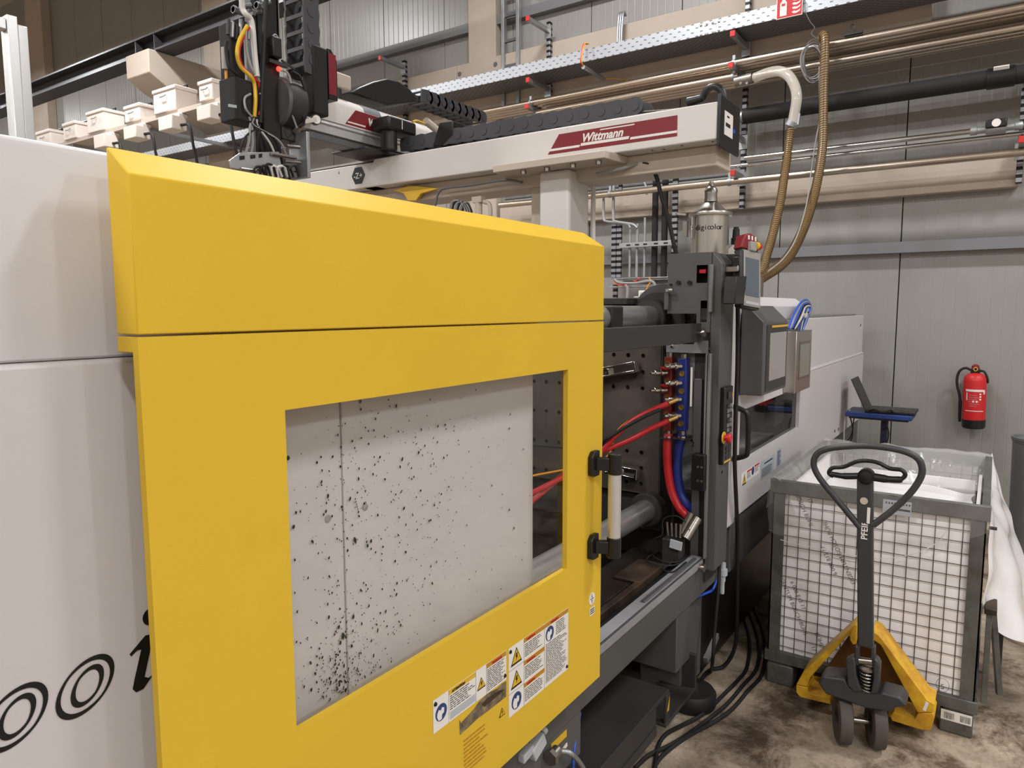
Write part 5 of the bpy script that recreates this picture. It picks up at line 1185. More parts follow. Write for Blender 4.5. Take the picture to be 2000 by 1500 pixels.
# ---- stainless terminal box beside the monitor
TB = thing('terminal_box', 'stainless terminal box with grey screen beside the control monitor', 'terminal', PY(1565, 750, .93))
yf = .90; x0 = PY(1555, 700, yf).x; x1 = PY(1584, 700, yf).x; z1 = PY(1570, 646, yf).z; z0 = PY(1570, 755, yf).z - .02
MB().box(x0, x1, yf, .9645, z0, z1).build('case', 'brushed', TB, bevel=.004)
MB().box(x0 + .06, x1 - .05, yf - .003, yf, z0 + .07, z1 - .06).build('screen_frame', 'steel', TB)
MB().box(x0 + .075, x1 - .065, yf - .0045, yf - .003, z0 + .085, z1 - .075).build('screen', 'screen_olive', TB)
for k, mt in enumerate(['cable_blue', 'cable_grey', 'cable_blue', 'black_rubber', 'cable_white', 'stand_blue']):
    dx = k * 3
    q = [PY(1540 + dx, 642, .94), PY(1550 + dx * 1.3, 615 + k, .94), PY(1563 + dx * .8, 592 + k * 2, .95), PY(1575 + dx * .6, 586 + k * 3, .95), PY(1583 - k * .5, 598 + k * 3, .95), PY(1578 - k * 2, 620, .95), PY(1566 - k, 648, .94)]
    MB().tube(spline(q, 6), .006, 8).build('cable', mt, TB)
p = PY(1570, 616, .945); MB().ob(p, (.03, 0, .006), (0, .014, 0), (0, 0, .01)).build('cable_tie', 'cable_white', TB)
# ---- conveying hoses and the clear elbow
def ribbed(pts, r, name, label, cat, pitch=.03):
    c = spline(pts, 24); d = [0]
    for i in range(1, len(c)): d.append(d[-1] + (c[i] - c[i - 1]).length)
    tot = d[-1]; n = int(tot / (pitch / 4)); out = []; j = 0
    for k in range(n + 1):
        s = tot * k / n
        while j < len(d) - 2 and d[j + 1] < s: j += 1
        t = (s - d[j]) / max(d[j + 1] - d[j], 1e-6); out.append(c[j].lerp(c[j + 1], min(max(t, 0), 1)))
    rr = [r * (1.08 if k % 4 in (0, 1) else .93) for k in range(n + 1)]
    t = thing(name, label, cat, out[-1])
    ho = MB().tube(out, [r] * len(out), 14).build('hose', 'hose_brown', t, smooth=60)
    hx = []; nrm = out[0] - out[0] + EX; turns = tot / .021; K = int(turns * 10)
    for k in range(K + 1):
        f = k / K * n; i = min(int(f), n - 1); c0 = out[i].lerp(out[i + 1], f - i); tg = (out[min(i + 1, n)] - out[max(i - 1, 0)]).normalized()
        nrm = (nrm - tg * nrm.dot(tg)).normalized(); bn = tg.cross(nrm); a = 2 * PI * turns * k / K
        hx.append(c0 + (nrm * math.cos(a) + bn * math.sin(a)) * r * 1.02)
    MB().tube(hx, .0042, 5).build('rib_coil', 'hose_rib', t, smooth=60)
    return t
xs = 6.45
cx_ = [PX(1474, 152, 6.6), PX(1500, 142, 6.56), PX(1522, 139, 6.5), PX(1540, 148, 6.45), PX(1552, 168, 6.42), PX(1556, 192, 6.4), PX(1551, 225, 6.4), PX(1547, 245, 6.4)]
EL = thing('clear_elbow', 'clear bent tube joining the conveying pipe to a brown hose', 'tube', cx_[0])
MB().tube(spline(cx_, 8), .042, 18).build('tube_bend', 'clear_tube', EL)
q0 = PX(1440, 158, 6.65); MB().cyl(PX(1437, 160, 6.62), PX(1470, 152, 6.6), .046, 20).build('coupling', 'steel', EL)
for u in (1447, 1459): p = PX(u, 163, 6.55); MB().cyl(p, p - EX * .012, .012, 8).build('coupling_bolt', 'chrome', EL)
MB().tube([PX(1548, 238, 6.4), PX(1543, 247, 6.4)], .048, 18).bar(PX(1561, 222, 6.4), PX(1558, 244, 6.4), .03, .02).build('lower_coupling', 'galv', EL)
h1 = [(1546, 248, 6.4), (1542, 270, 6.38), (1537, 310, 6.3), (1531, 350, 6.15), (1525, 390, 6.0), (1516, 430, 5.85), (1506, 470, 5.7), (1497, 500, 5.55), (1492, 520, 5.45), (1480, 552, 5.3)]
t = ribbed([PX(*q) for q in h1], .030, 'conveying_hose', 'brown ribbed hose hanging from the clear elbow', 'hose')
h2 = [(1604, 76, 6.55), (1607, 68, 6.5), (1611, 75, 6.45), (1611, 110, 6.42), (1609, 160, 6.4), (1608, 220, 6.35), (1606, 290, 6.25), (1597, 350, 6.1), (1585, 400, 5.9), (1568, 450, 5.6), (1545, 495, 5.2), (1522, 520, 4.95), (1495, 538, 4.75), (1478, 548, 4.6)]
t = ribbed([PX(*q) for q in h2], .032, 'conveying_hose', 'longer brown ribbed hose hooked over the top steel pipe', 'hose')
for q in ((1480, 552, 5.3), (1478, 548, 4.6)):
    e = PX(*q); MB().lathe((e.x, e.y, 1.74), EZ, [(.07, 0), (.07, .08), (.04, .1), (.04, e.z - 1.74 + .02)], 18).build('feed_throat', 'steel', M)
# coil of grey wire and the thin wire falling from it
cw = thing('wire_coil', 'coil of thin grey wire hung on the steel pipes', 'wire', PX(1590, 130, 6.55))
for k in range(7):
    cu, cv, ru, rv = 1587 + random.uniform(-3, 5), 120 + random.uniform(-5, 7), 22 + random.uniform(-4, 3), 36 + random.uniform(-5, 3)
    pts = [PX(cu + math.cos(a) * ru, cv + math.sin(a) * rv, 6.56 - .012 * k) for a in [2 * PI * i / 14 for i in range(14)]]
    MB().tube(spline(pts, 3, closed=True), .005, 6, closed=True).build('wire_turn', 'cable_grey' if k % 3 else 'galv_dark', cw)
pts = [(1572, 0, 6.58), (1573, 22, 6.58), (1582, 42, 6.6), (1591, 54, 6.6), (1585, 66, 6.6), (1597, 76, 6.55)]
MB().tube(spline([PX(*q) for q in pts], 5), .004, 6).build('wire_lead', 'galv_dark', cw)
pts = [(1600, 130, 6.5), (1600, 230, 6.45), (1594, 270, 6.4), (1585, 330, 6.2), (1575, 400, 5.75), (1555, 465, 5.3), (1530, 505, 4.9), (1500, 530, 4.6)]
tag(MB().tube(spline([PX(*q) for q in pts], 6), .0045, 6).build('hanging_wire', 'cable_grey'), 'thin grey wire hanging between the two brown hoses', 'wire')
p = PX(1664, 66, 6.62); b = MB().bar(p + V((0, .06, 0)), p - V((0, .08, .0)), .03, .02).tube([p + V((0, math.cos(a) * .018, .04 + math.sin(a) * .035)) for a in [2 * PI * k / 10 for k in range(10)]], .005, 6, closed=True)
tag(b.build('pipe_shackle', 'black_plastic'), 'small black shackle standing on the top steel pipe', 'shackle')

# ---- pipe rack with perforated uprights seen above the opening
RK = thing('pipe_rack', 'slotted strut frame carrying upright pipes behind the machine', 'rack', PX(1250, 560, 6.9))
XK = 6.9
def vst(u, v0, v1, wpx, nm, mt, dep=.03, x=XK, par=RK):
    a = PX(u, v0, x); c = PX(u, v1, x); w = abs(PX(u - wpx / 2, v0, x).y - PX(u + wpx / 2, v0, x).y)
    return MB().box(x, x + dep, a.y - w / 2, a.y + w / 2, c.z, a.z).build(nm, mt, par, bevel=.002)
for u, wp in ((1199, 9), (1209, 9)): vst(u, 432, 545, wp, 'upright', 'strut_slots')
vst(1319, 345, 500, 10, 'upright', 'strut_slots'); vst(1201, 556, 640, 8, 'upright', 'strut_slots'); vst(1197, 355, 372, 6, 'upright', 'strut_slots'); vst(1211, 358, 375, 6, 'upright', 'strut_slots')
a = PX(1210, 481, XK - .02); c = PX(1316, 474, XK - .02)
MB().box(XK - .03, XK - .005, c.y, a.y, c.z - .025, c.z + .025).build('cross_strut', 'galv', RK, bevel=.002)
for (u) in (1227, 1244, 1260, 1281, 1300): p = PX(u, 478, XK - .031); MB().ob((XK - .0305, p.y, c.z), EX * .001, EY * .022, EZ * .008).build('slot', 'print_black', RK)
for (u, v0, v1, w) in ((1231, 440, 541, 5), (1245, 437, 541, 6), (1260, 425, 541, 5)): 
    a, c = PX(u, v0, XK + .03), PX(u, v1, XK + .03); MB().cyl((XK + .03, a.y, a.z), (XK + .03, a.y, c.z), w * .0025, 10).build('thin_pipe', 'galv', RK)
for u in (1281, 1300):
    a, c = PX(u, 345, XK + .06), PX(u, 541, XK + .06); MB().cyl((XK + .06, a.y, a.z), (XK + .06, a.y, c.z), .032, 14).build('black_pipe_upright', 'black_matte', RK)
for (pts, r) in (([(1179, 385), (1179, 425), (1184, 432), (1200, 434), (1226, 438), (1231, 445)], .014), ([(1199, 360), (1198, 425), (1204, 433), (1235, 438), (1245, 445)], .016), ([(1170, 362), (1200, 356), (1250, 354), (1261, 362), (1263, 380)], .012)):
    MB().tube(spline([PX(u, v, XK - .03) for u, v in pts], 5), r, 10).build('bent_pipe', 'galv', RK)
# slotted shelf rail with wiring below it
a = PX(1198, 544, XK); c = PX(1320, 538, XK)
MB().box(XK - .08, XK + .1, c.y, a.y, a.z - .01, a.z).build('shelf_rail', 'galv', RK, bevel=.002)
a2 = PX(1195, 560, XK); MB().box(XK - .06, XK + .1, c.y, a2.y, a2.z - .012, a2.z).build('shelf_rail', 'galv', RK, bevel=.002)
MB().box(XK + .02, XK + .05, c.y, a.y - .1, a2.z + .02, a2.z + .06).build('rear_strip', 'galv_dark', RK)
for mt, r, pts in (('cable_grey', .014, [(1200, 546), (1210, 552), (1240, 553), (1270, 549), (1280, 560), (1282, 600)]), ('cable_grey', .016, [(1222, 556), (1226, 566), (1223, 600)]), ('red', .007, [(1199, 548), (1208, 556), (1225, 556), (1240, 549), (1252, 543)]), ('orange', .006, [(1199, 551), (1210, 557), (1228, 555), (1252, 543)]), ('orange', .008, [(1268, 543), (1271, 550), (1266, 558), (1262, 568)])):
    MB().tube(spline([PX(u, v, XK - .1) for u, v in pts], 5), r, 8).build('wiring', mt, RK)
p0, p1 = PX(1248, 585, XK - .1), PX(1270, 567, XK - .1)
JB = thing('junction_box', 'small white junction box hanging below the slotted shelf rail', 'junction box', p0)
MB().box(XK - .12, XK - .05, p1.y, p0.y, p0.z, p1.z).build('case', 'label_white', JB, bevel=.008)
MB().box(XK - .123, XK - .12, p1.y + .02, p0.y - .02, p0.z + .02, p1.z - .02).build('cover', 'label_grey', JB, bevel=.002)

# ---- white feeder boxes high on the wall at the left
XF = 5.3
FB = thing('feeder_beam', 'pale beam carrying the row of white boxes high on the wall', 'beam', (XF, 10, 4.26))
ZF = 4.33
MB().box(XF + .02, XF + .26, 7.2, 14, ZF - .06, ZF).build('beam', 'box_beige', FB, bevel=.004)
for yy in (8.0, 9.7, 11.6, 13.4): MB().box(XF + .04, XW - .001, yy - .02, yy + .02, ZF - .105, ZF - .0605).build('beam_arm', 'galv', FB)
specs = [(70, 130, 255, 276), (122, 176, 238, 267), (168, 242, 216, 253), (242, 308, 204, 239), (298, 395, 173, 211), (387, 447, 155, 192)]
where = ['farthest white box with lid, next to the aluminium frame', 'second white box from the aluminium frame', 'white box with lid above the left end of the cable tray', 'white lidded box left of the one under the corbel', 'large white lidded box under the concrete corbel', 'white lidded box partly behind the robot cables']
for (u0, u1, v0, v1), lb in zip(specs, where):
    a = PX(u0, v0, XF); cnr = PX(u0 + (u1 - u0) * .45, v0, XF)
    wy = abs(a.y - cnr.y); zt_ = a.z - .05; zb_ = ZF + .001
    t = thing('feeder_box', lb, 'box', (XF + .2, (a.y + cnr.y) / 2, zb_), 'white boxes on the high beam')
    MB().box(XF, XF + .3, cnr.y, a.y, zb_, zt_ - .03).build('body', 'box_white', t, bevel=.012)
    MB().box(XF - .012, XF + .312, cnr.y - .012, a.y + .012, zt_ - .0295, zt_ + .02).build('lid', 'box_white', t, bevel=.012)
    ym = (a.y + cnr.y) / 2
    hp = [V((XF + .2, cnr.y + .05, zt_ + .02)), V((XF + .2, cnr.y + .05, zt_ + .06)), V((XF + .2, cnr.y + wy * .6, zt_ + .06)), V((XF + .2, cnr.y + wy * .6, zt_ + .02))]
    MB().tube(hp, .012, 8).build('lid_handle', 'black_plastic', t)
    MB().tube([V((XF - .012, ym - .06, zt_ - .08)), V((XF - .03, ym - .05, zt_ - .1)), V((XF - .03, ym + .05, zt_ - .1)), V((XF - .012, ym + .06, zt_ - .08))], .008, 6).build('latch', 'cable_grey', t)
for (u0, u1, v0, v1), lb in (((383, 430, 205, 225), 'small white spout box below the box nearest the robot'), ((308, 355, 225, 245), 'small white spout box below the large lidded box'), ((240, 282, 245, 263), 'small white spout box left of the galvanised tray end'), ((182, 218, 264, 282), 'small white spout box just above the white machine cover')):
    a = PX(u0, v0, XF - .12); c = PX(u1, v1, XF - .12)
    t = thing('spout_box', lb, 'box', ((XF - .05), (a.y + c.y) / 2, c.z), 'small spout boxes under the beam')
    wy = (a.y - c.y) * .6
    MB().prism([(XF - .12, a.y - wy, c.z), (XF - .12, a.y, c.z), (XF - .12, a.y, ZF - .1), (XF - .12, a.y - wy, ZF - .1)], (.2, 0, 0)).box(XF - .02, XF + .1, a.y - wy, a.y, ZF - .11, ZF - .061).build('spout', 'box_white', t, bevel=.01)
    q = [V((XF - .0, a.y - wy - .001, c.z + .06)), V((XF, a.y - wy - .18, c.z + .02)), V((XF, a.y - wy - .25, c.z - .25)), V((XF + .1, a.y - wy - .25, c.z - .7))]
    MB().tube(spline(q, 5), .018, 8).build('cable', 'black_rubber', t)
# ---- aluminium guard frame at the far left
AF = thing('guard_frame', 'aluminium profile guard frame with clear pane at the left edge', 'guard frame', (1.6, 4.0, 0))
a0, a1, a2 = PY(3, 40, 4.0), PY(27, 35, 4.0), PY(49, 42, 4.0)
zt_ = PY(25, 36, 4.0).z
MB().box(a1.x - .045, a1.x - .001, 3.96, 4.04, 0, zt_).build('profile', 'alu', AF, bevel=.004)
MB().box(a1.x + .001, a1.x + .045, 3.97, 4.03, 0, zt_ - .03).build('profile', 'alu', AF, bevel=.004)
MB().box(a1.x - .6, a1.x - .046, 3.97, 4.03, zt_ - .07, zt_ - .02).build('rail', 'alu', AF, bevel=.004)
MB().box(a1.x - .6, a1.x - .046, 3.995, 4.005, .1, zt_ - .07).build('pane', 'pane_glass', AF, smooth=0)
# ================================================================= mesh box, pallet truck and the corner by the wall
GX0, GX1, GY0, GY1, GH = 3.40, 4.60, -.012, .828, 1.0
GB = thing('mesh_box', 'grey steel mesh pallet box lined with white boards', 'mesh box', ((GX0 + GX1) / 2, (GY0 + GY1) / 2, 0))
pw = .055
for (x, y, sx, sy) in ((GX0, GY0, 1, 1), (GX0, GY1, 1, -1), (GX1, GY0, -1, 1), (GX1, GY1, -1, -1)):
    b = MB().box(min(x, x + sx * pw), max(x, x + sx * pw), min(y, y + sy * .006), max(y, y + sy * .006), .16, GH - .05).box(min(x, x + sx * .006), max(x, x + sx * .006), min(y, y + sy * pw), max(y, y + sy * pw), .16, GH - .05)
    b.build('corner_post', 'cage_grey', GB)
    MB().box(min(x, x + sx * .1), max(x, x + sx * .1), min(y, y + sy * .12), max(y, y + sy * .12), .0, .10).box(min(x, x + sx * .09), max(x, x + sx * .09), min(y, y + sy * .11), max(y, y + sy * .11), .10, .112).build('foot', 'cage_grey', GB, bevel=.006)
def rail(x0, x1, y0, y1, z0, z1, nm='rail'): return MB().box(x0, x1, y0, y1, z0, z1).build(nm, 'cage_grey', GB, bevel=.003)
for z0, z1, nm in ((GH - .062, GH, 'top_rail'), (.112, .165, 'bottom_rail')):
    rail(GX0 - .008, GX0 + .022, GY0 - .012, GY1 + .012, z0, z1, nm); rail(GX1 - .022, GX1 + .008, GY0 - .012, GY1 + .012, z0, z1, nm)
    rail(GX0 + .0225, GX1 - .0225, GY0 - .008, GY0 + .022, z0, z1, nm); rail(GX0 + .0225, GX1 - .0225, GY1 - .022, GY1 + .008, z0, z1, nm)
rail(GX0 + .03, GX1 - .03, GY0 + .03, GY1 - .03, .12, .14, 'floor_sheet')
def mesh_side(kind):
    b = MB(); r = .0016; st = .0495
    if kind in 'fb':
        x = GX0 + .0185 if kind == 'f' else GX1 - .012
        y = GY0 + pw
        k = 0
        while GY0 + .03 + k * st < GY1 - .02:
            yy = GY0 + .03 + k * st; b.cyl((x, yy, .165), (x, yy, GH - .06), r, 5); k += 1
        k = 0
        while .19 + k * st < GH - .06: zz = .19 + k * st; b.cyl((x - .004, GY0 + .01, zz), (x - .004, GY1 - .01, zz), r, 5); k += 1
    else:
        y = GY1 - .012 if kind == 'l' else GY0 + .012
        k = 0
        while GX0 + .03 + k * st < GX1 - .02: xx = GX0 + .03 + k * st; b.cyl((xx, y, .165), (xx, y, GH - .06), r, 5); k += 1
        k = 0
        while .19 + k * st < GH - .06: zz = .19 + k * st; b.cyl((GX0 + .01, y, zz), (GX1 - .01, y, zz), r, 5); k += 1
    return b.build('wire_mesh', 'wire', GB)
for k in 'fblr': mesh_side(k)
# hinge strut and gate leg on the near right corner
MB().bar((GX0 + .03, GY0 - .03, .55), (GX0 + .03, GY0 - .032, .16), .022, .022).build('gate_strut', 'cage_grey', GB, bevel=.002)
MB().bar((GX0 + .10, GY0 - .04, .55), (GX0 + .12, GY0 - .085, .17), .022, .022).build('gate_strut', 'cage_grey', GB, bevel=.002)
MB().box(GX0 + .0, GX0 + .14, GY0 - .055, GY0 - .012, .55, .575).build('strut_hinge', 'rusty', GB, bevel=.003)
MB().box(GX0 + .3, GX0 + .7, GY0 - .09, GY0 - .075, .12, .50).build('folded_gate', 'charcoal', GB)
p = PX(1918, 1030, GX0); MB().cyl((GX0 + .01, GY0 - .008, p.z), (GX0 + .01, GY0 - .035, p.z), .007, 8).build('latch_pin', 'charcoal', GB)
# bar-code label on the right foot, card on the top rail
pl = MB().box(GX0 - .001, GX0 - .0003, GY0 + .004, GY0 + .116, .055, .10).build('barcode_label', 'label_white', GB)
b = MB()
for blk in (0, 1):
    y = GY0 + .068 - blk * .058
    for k in range(12): b.quad((GX0 - .0014, y + k * .0032, .062), (GX0 - .0014, y + k * .0032 + random.choice([.001, .002]), .062), (GX0 - .0014, y + k * .0032 + .0015, .09), (GX0 - .0014, y + k * .0032, .09))
b.build('barcode', 'print_black', pl, smooth=0)
c0, c1 = PX(1726, 968, GX0), PX(1780, 1006, GX0)
cd2 = MB().box(GX0 - .012, GX0 - .0105, c1.y, c0.y, c1.z - .005, c0.z - .012).build('paper_card', 'label_grey', GB, label='grey printed paper card on the top rail')
b = MB()
for k in range(9): b.quad((GX0 - .0125, c0.y - .01 - k * .011, c0.z - .03), (GX0 - .0125, c0.y - .016 - k * .011, c0.z - .03), (GX0 - .0125, c0.y - .016 - k * .011, c0.z - .022), (GX0 - .0125, c0.y - .01 - k * .011, c0.z - .022))
b.quad((GX0 - .0125, c0.y - .04, c0.z - .055), (GX0 - .0125, c1.y + .004, c0.z - .055), (GX0 - .0125, c1.y + .004, c0.z - .046), (GX0 - .0125, c0.y - .04, c0.z - .046))
b.build('card_print', 'print_dark', cd2, smooth=0)
# white liner boards standing inside, each lifted out on its own
LB = thing('liner_board', 'white board with faint pencilled words behind the front mesh', 'board', (GX0 + .03, .4, .141), 'white liner boards in the mesh box')
MB().box(GX0 + .0225, GX0 + .036, GY0 + .035, GY1 - .035, .1415, .935).build('board', 'liner_board', LB, bevel=.002)
xt = GX0 + .0222
def scrawl(s, u, v, size, ang, sp=1.0):
    p = PX(u, v, xt); r = (-EY) * math.cos(ang) + EZ * math.sin(ang); up_ = EY * math.sin(ang) + EZ * math.cos(ang)
    text(s, size, 'pencil', (xt - .0004, p.y, p.z), r, up_, LB, ext=.0002, spacing=sp, name='pencilled_words')
mat('pencil', (120, 114, 110), 0.7)
A_ = math.radians(117); B_ = math.radians(-64)
scrawl('EIGENTUM BOSCH BÜHL', 1672, 1140, .027, A_); scrawl('6 008 813 17', 1636, 1122, .026, A_)
scrawl('EIGENTUM BOSCH BÜHL', 1519, 1122, .027, B_); scrawl('6 008 813 17', 1543, 1136, .026, B_); scrawl('BOSCH BÜHL', 1553, 966, .027, B_); scrawl('17', 1576, 974, .027, B_)
scrawl('BÜHL', 1590, 1236, .028, B_); scrawl('17', 1584, 1262, .027, B_)
p = PX(1841, 1338, xt); r_ = []
for k in range(20): a = 2 * PI * k / 20; r_.append((xt - .0004, p.y + math.cos(a) * .024, p.z + math.sin(a) * .03))
MB().tube(r_, .0007, 4, closed=True).build('pencilled_ring', 'pencil', LB); scrawl('5', 1837, 1345, .03, .1)
for (x0, x1, y0, y1, lb, zt_) in ((GX0 + .045, GX1 - .045, GY1 - .045, GY1 - .03, 'white board standing inside the left mesh side', .93), (GX1 - .04, GX1 - .026, GY0 + .06, GY1 - .05, 'white board standing inside the rear mesh side', .86), (GX0 + .045, GX1 - .045, GY0 + .03, GY0 + .045, 'white board standing inside the right mesh side', .9)):
    t = thing('liner_board', lb, 'board', ((x0 + x1) / 2, (y0 + y1) / 2, .141), 'white liner boards in the mesh box'); MB().box(x0, x1, y0, y1, .1415, zt_).build('board', 'liner_board', t, bevel=.002)
# ---- plastic film
def sheet_grid(fn, nu, nv, wr=.0):
    b = MB(); n0 = 0
    for j in range(nv + 1):
        for i in range(nu + 1):
            s, t = i / nu, j / nv; p = V(fn(s, t)); b.v.append(p)
    for j in range(nv):
        for i in range(nu):
            a = j * (nu + 1) + i; b.f.append((a, a + 1, a + nu + 2, a + nu + 1))
    return b
from mathutils import noise as mn
def crumple(p, amp, sc): return V(p) + V((mn.noise(V(p) * sc), mn.noise(V(p) * sc + V((7, 1, 3))), mn.noise(V(p) * sc + V((2, 9, 5))))) * amp
FB_ = thing('film_bag', 'clear plastic bag lining the mesh box and folded over its rim', 'plastic film', (4.0, .4, .6))
def inner(s, t):   # sagging sheet inside
    x = GX0 + .06 + (GX1 - GX0 - .12) * s; y = GY0 + .06 + (GY1 - GY0 - .12) * t
    e = min(s, 1 - s, t, 1 - t); return crumple((x, y, .80 - .12 * min(e * 3, 1)), .035, 5)
sheet_grid(inner, 30, 24).build('inner_sheet', 'film_thick', FB_, smooth=180)
def lefto(s, t):
    x = GX0 - .01 + (GX1 - GX0 + .02) * s
    pr = [(GY1 - .1, .84), (GY1 - .055, .97), (GY1 - .03, 1.006), (GY1 + .004, 1.012), (GY1 + .016, 1.0), (GY1 + .022, .93), (GY1 + .02, .86)]
    k = t * (len(pr) - 1); i = min(int(k), len(pr) - 2); f = k - i
    return crumple((x, pr[i][0] + (pr[i + 1][0] - pr[i][0]) * f, pr[i][1] + (pr[i + 1][1] - pr[i][1]) * f), .012, 16)
sheet_grid(lefto, 40, 14).build('left_fold', 'film', FB_, smooth=180)
def backo(s, t):
    y = GY0 - .01 + (GY1 - GY0 + .02) * s
    pr = [(GX1 - .12, .82), (GX1 - .05, .96), (GX1 - .025, 1.006), (GX1 + .004, 1.012), (GX1 + .016, 1.0), (GX1 + .022, .92)]
    k = t * (len(pr) - 1); i = min(int(k), len(pr) - 2); f = k - i
    return crumple((pr[i][0] + (pr[i + 1][0] - pr[i][0]) * f, y, pr[i][1] + (pr[i + 1][1] - pr[i][1]) * f), .014, 14)
sheet_grid(backo, 36, 12).build('rear_fold', 'film', FB_, smooth=180)
def fronto(s, t):
    y = GY1 + .015 - (GY1 - GY0 + .03) * s
    drop = .25 + .03 * math.sin(s * 9) - .16 * max(0, s - .55) / .45
    z = 1.006 - drop * t; x = GX0 - .010 - .012 * math.sin(t * PI * .8)
    return crumple((x, y, z), .008, 12)
sheet_grid(fronto, 40, 16).build('front_fold', 'film_front', FB_, smooth=180) if False else None
film('film_front', (236, 232, 228), 0.10, bscale=20)
sheet_grid(fronto, 40, 16).build('front_fold', 'film_front', FB_, smooth=180)
edge_line = [(1524, 1054), (1545, 1060), (1575, 1066), (1640, 1080), (1700, 1090), (1740, 1090), (1790, 1080), (1830, 1060), (1850, 1036)]
MB().tube(spline([PX(u, v, GX0 - .012) for u, v in edge_line], 5), [.0016 + .0012 * abs(mn.noise(V((i * .7, 2, 3)))) for i in range(41)], 5).build('film_edge_highlight', 'film_thick', FB_)  # white strip drawn for the highlight along the film's lower edge
# big film flap falling over the right side
FL = thing('film_flap', 'milky plastic film flap hanging over the right side of the mesh box', 'plastic film', (3.9, -.2, .5))
Lp = [(1937, 886, 4.62), (1930, 950, 4.2), (1929, 1010, 3.6), (1922, 1090, 3.47), (1914, 1188, 3.46)]
Rp = [(1938, 886, 4.62), (1952, 935, 4.45), (1975, 1010, 4.25), (2005, 1105, 4.1), (2060, 1280, 3.95)]
Lp = [PX(*q) for q in Lp]; Rp = [PX(*q) for q in Rp]; Ls, Rs = spline(Lp, 8), spline(Rp, 8)
def flap(s, t):
    k = t * (len(Ls) - 1); i = min(int(k), len(Ls) - 2); f = k - i
    a = Ls[i].lerp(Ls[i + 1], f); c = Rs[i].lerp(Rs[i + 1], f)
    p = a.lerp(c, s); p.x -= .12 * math.sin(s * PI) * t; p.y -= .02 * math.sin(s * 11 + t * 2) * t
    return crumple(p, .018 * t + .004, 7)
sheet_grid(flap, 26, 44).build('flap_sheet', 'film_thick', FL, smooth=180)
# ---- pallet truck
TK = thing('pallet_truck', 'yellow hand pallet truck with dark steering handle parked under the mesh box', 'pallet truck', (3.2, .38, 0))
XT = 3.2
def pr(pts, x, d, nm, mt, bev=.003, lab=None, par=TK): return MB().prism([PX(u, v, x) for u, v in pts], (d, 0, 0)).build(nm, mt, par, bevel=bev, label=lab)
pr([(1676, 1220), (1667, 1222), (1655, 1234), (1570, 1311), (1555, 1337), (1577, 1342), (1582, 1324), (1655, 1242), (1676, 1250)], XT, .13, 'frame_leg', 'truck_yellow', lab='worn yellow left frame leg')
pr([(1555, 1338), (1577, 1343), (1579, 1352), (1586, 1356), (1622, 1363), (1622, 1376), (1563, 1362), (1555, 1353)], XT, .13, 'frame_foot', 'truck_yellow')
pr([(1702, 1232), (1716, 1240), (1724, 1250), (1812, 1368), (1826, 1376), (1822, 1392), (1792, 1392), (1720, 1260), (1702, 1248)], XT, .13, 'frame_leg', 'truck_yellow', lab='worn yellow right frame leg with a sticker')
pr([(1822, 1393), (1826, 1400), (1818, 1427), (1800, 1426), (1742, 1408), (1738, 1398), (1746, 1391), (1786, 1405), (1793, 1393)], XT, .13, 'frame_foot', 'truck_yellow')
pr([(1660, 1238), (1714, 1244), (1775, 1352), (1740, 1356), (1650, 1330), (1606, 1316)], XT + .11, .01, 'frame_back', 'truck_shaded', .0)  # back plate coloured brown for the frame's shaded inside
q0, q1 = PX(1664, 1224, XT - .01), PX(1670, 1258, XT - .01)
pr([(1660, 1240), (1668, 1222), (1674, 1220), (1672, 1258), (1666, 1260), (1660, 1250)], XT - .02, .02, 'apex_lug', 'truck_yellow')
pr([(1808, 1370), (1814, 1374), (1808, 1390), (1802, 1386)], XT - .002, .0015, 'leg_sticker', 'label_white', 0)
for yy in (PX(1575, 1350, XT).y - .06, PX(1805, 1400, XT).y + .06):
    MB().box(XT + .10, 4.45, yy - .08, yy + .08, .045, .085).build('fork', 'truck_yellow', TK, bevel=.006)
    MB().cyl((4.25, yy - .04, .041), (4.25, yy + .04, .041), .04, 18).build('load_roller', 'wheel', TK)
ax = V((.035, -.1, 0)).normalized()
wc = [V((3.085, .438, .1)), V((3.125, .318, .1))]
for c in wc:
    MB().lathe(c - ax * .027, ax, [(.05, .004), (.058, 0), (.088, 0), (.098, .004), (.1, .01), (.1, .044), (.098, .05), (.088, .054), (.058, .054), (.05, .05)], 36).build('steer_wheel', 'wheel', TK)
    MB().lathe(c - ax * .022, ax, [(.02, -.008), (.05, 0), (.05, .044), (.02, .05)], 24).build('wheel_hub', 'black_plastic', TK)
MB().cyl(wc[0] - ax * .03, wc[1] + ax * .03, .012, 12).build('axle', 'steel', TK)
pr([(1597, 1334), (1606, 1321), (1650, 1326), (1660, 1345), (1715, 1357), (1722, 1352), (1758, 1362), (1772, 1380), (1745, 1384), (1741, 1392), (1690, 1384), (1612, 1356)], 3.03, .11, 'axle_block', 'truck_dark', .008, lab='dark steering axle block')
pr([(1651, 1290), (1664, 1283), (1670, 1286), (1672, 1320), (1684, 1352), (1668, 1352), (1655, 1340)], 3.02, .05, 'yoke', 'truck_dark', .006)
pr([(1706, 1286), (1714, 1290), (1719, 1300), (1717, 1340), (1712, 1356), (1700, 1356), (1706, 1325)], 3.02, .05, 'yoke', 'truck_dark', .006)
MB().box(3.07, 3.13, PX(1712, 1320, 3.07).y, PX(1660, 1320, 3.07).y, PX(1690, 1358, 3.07).z, PX(1690, 1295, 3.07).z).build('pump', 'truck_dark', TK, bevel=.01)
s0, s1 = PX(1692, 1351, 3.04), PX(1692, 1308, 3.04); N = 110
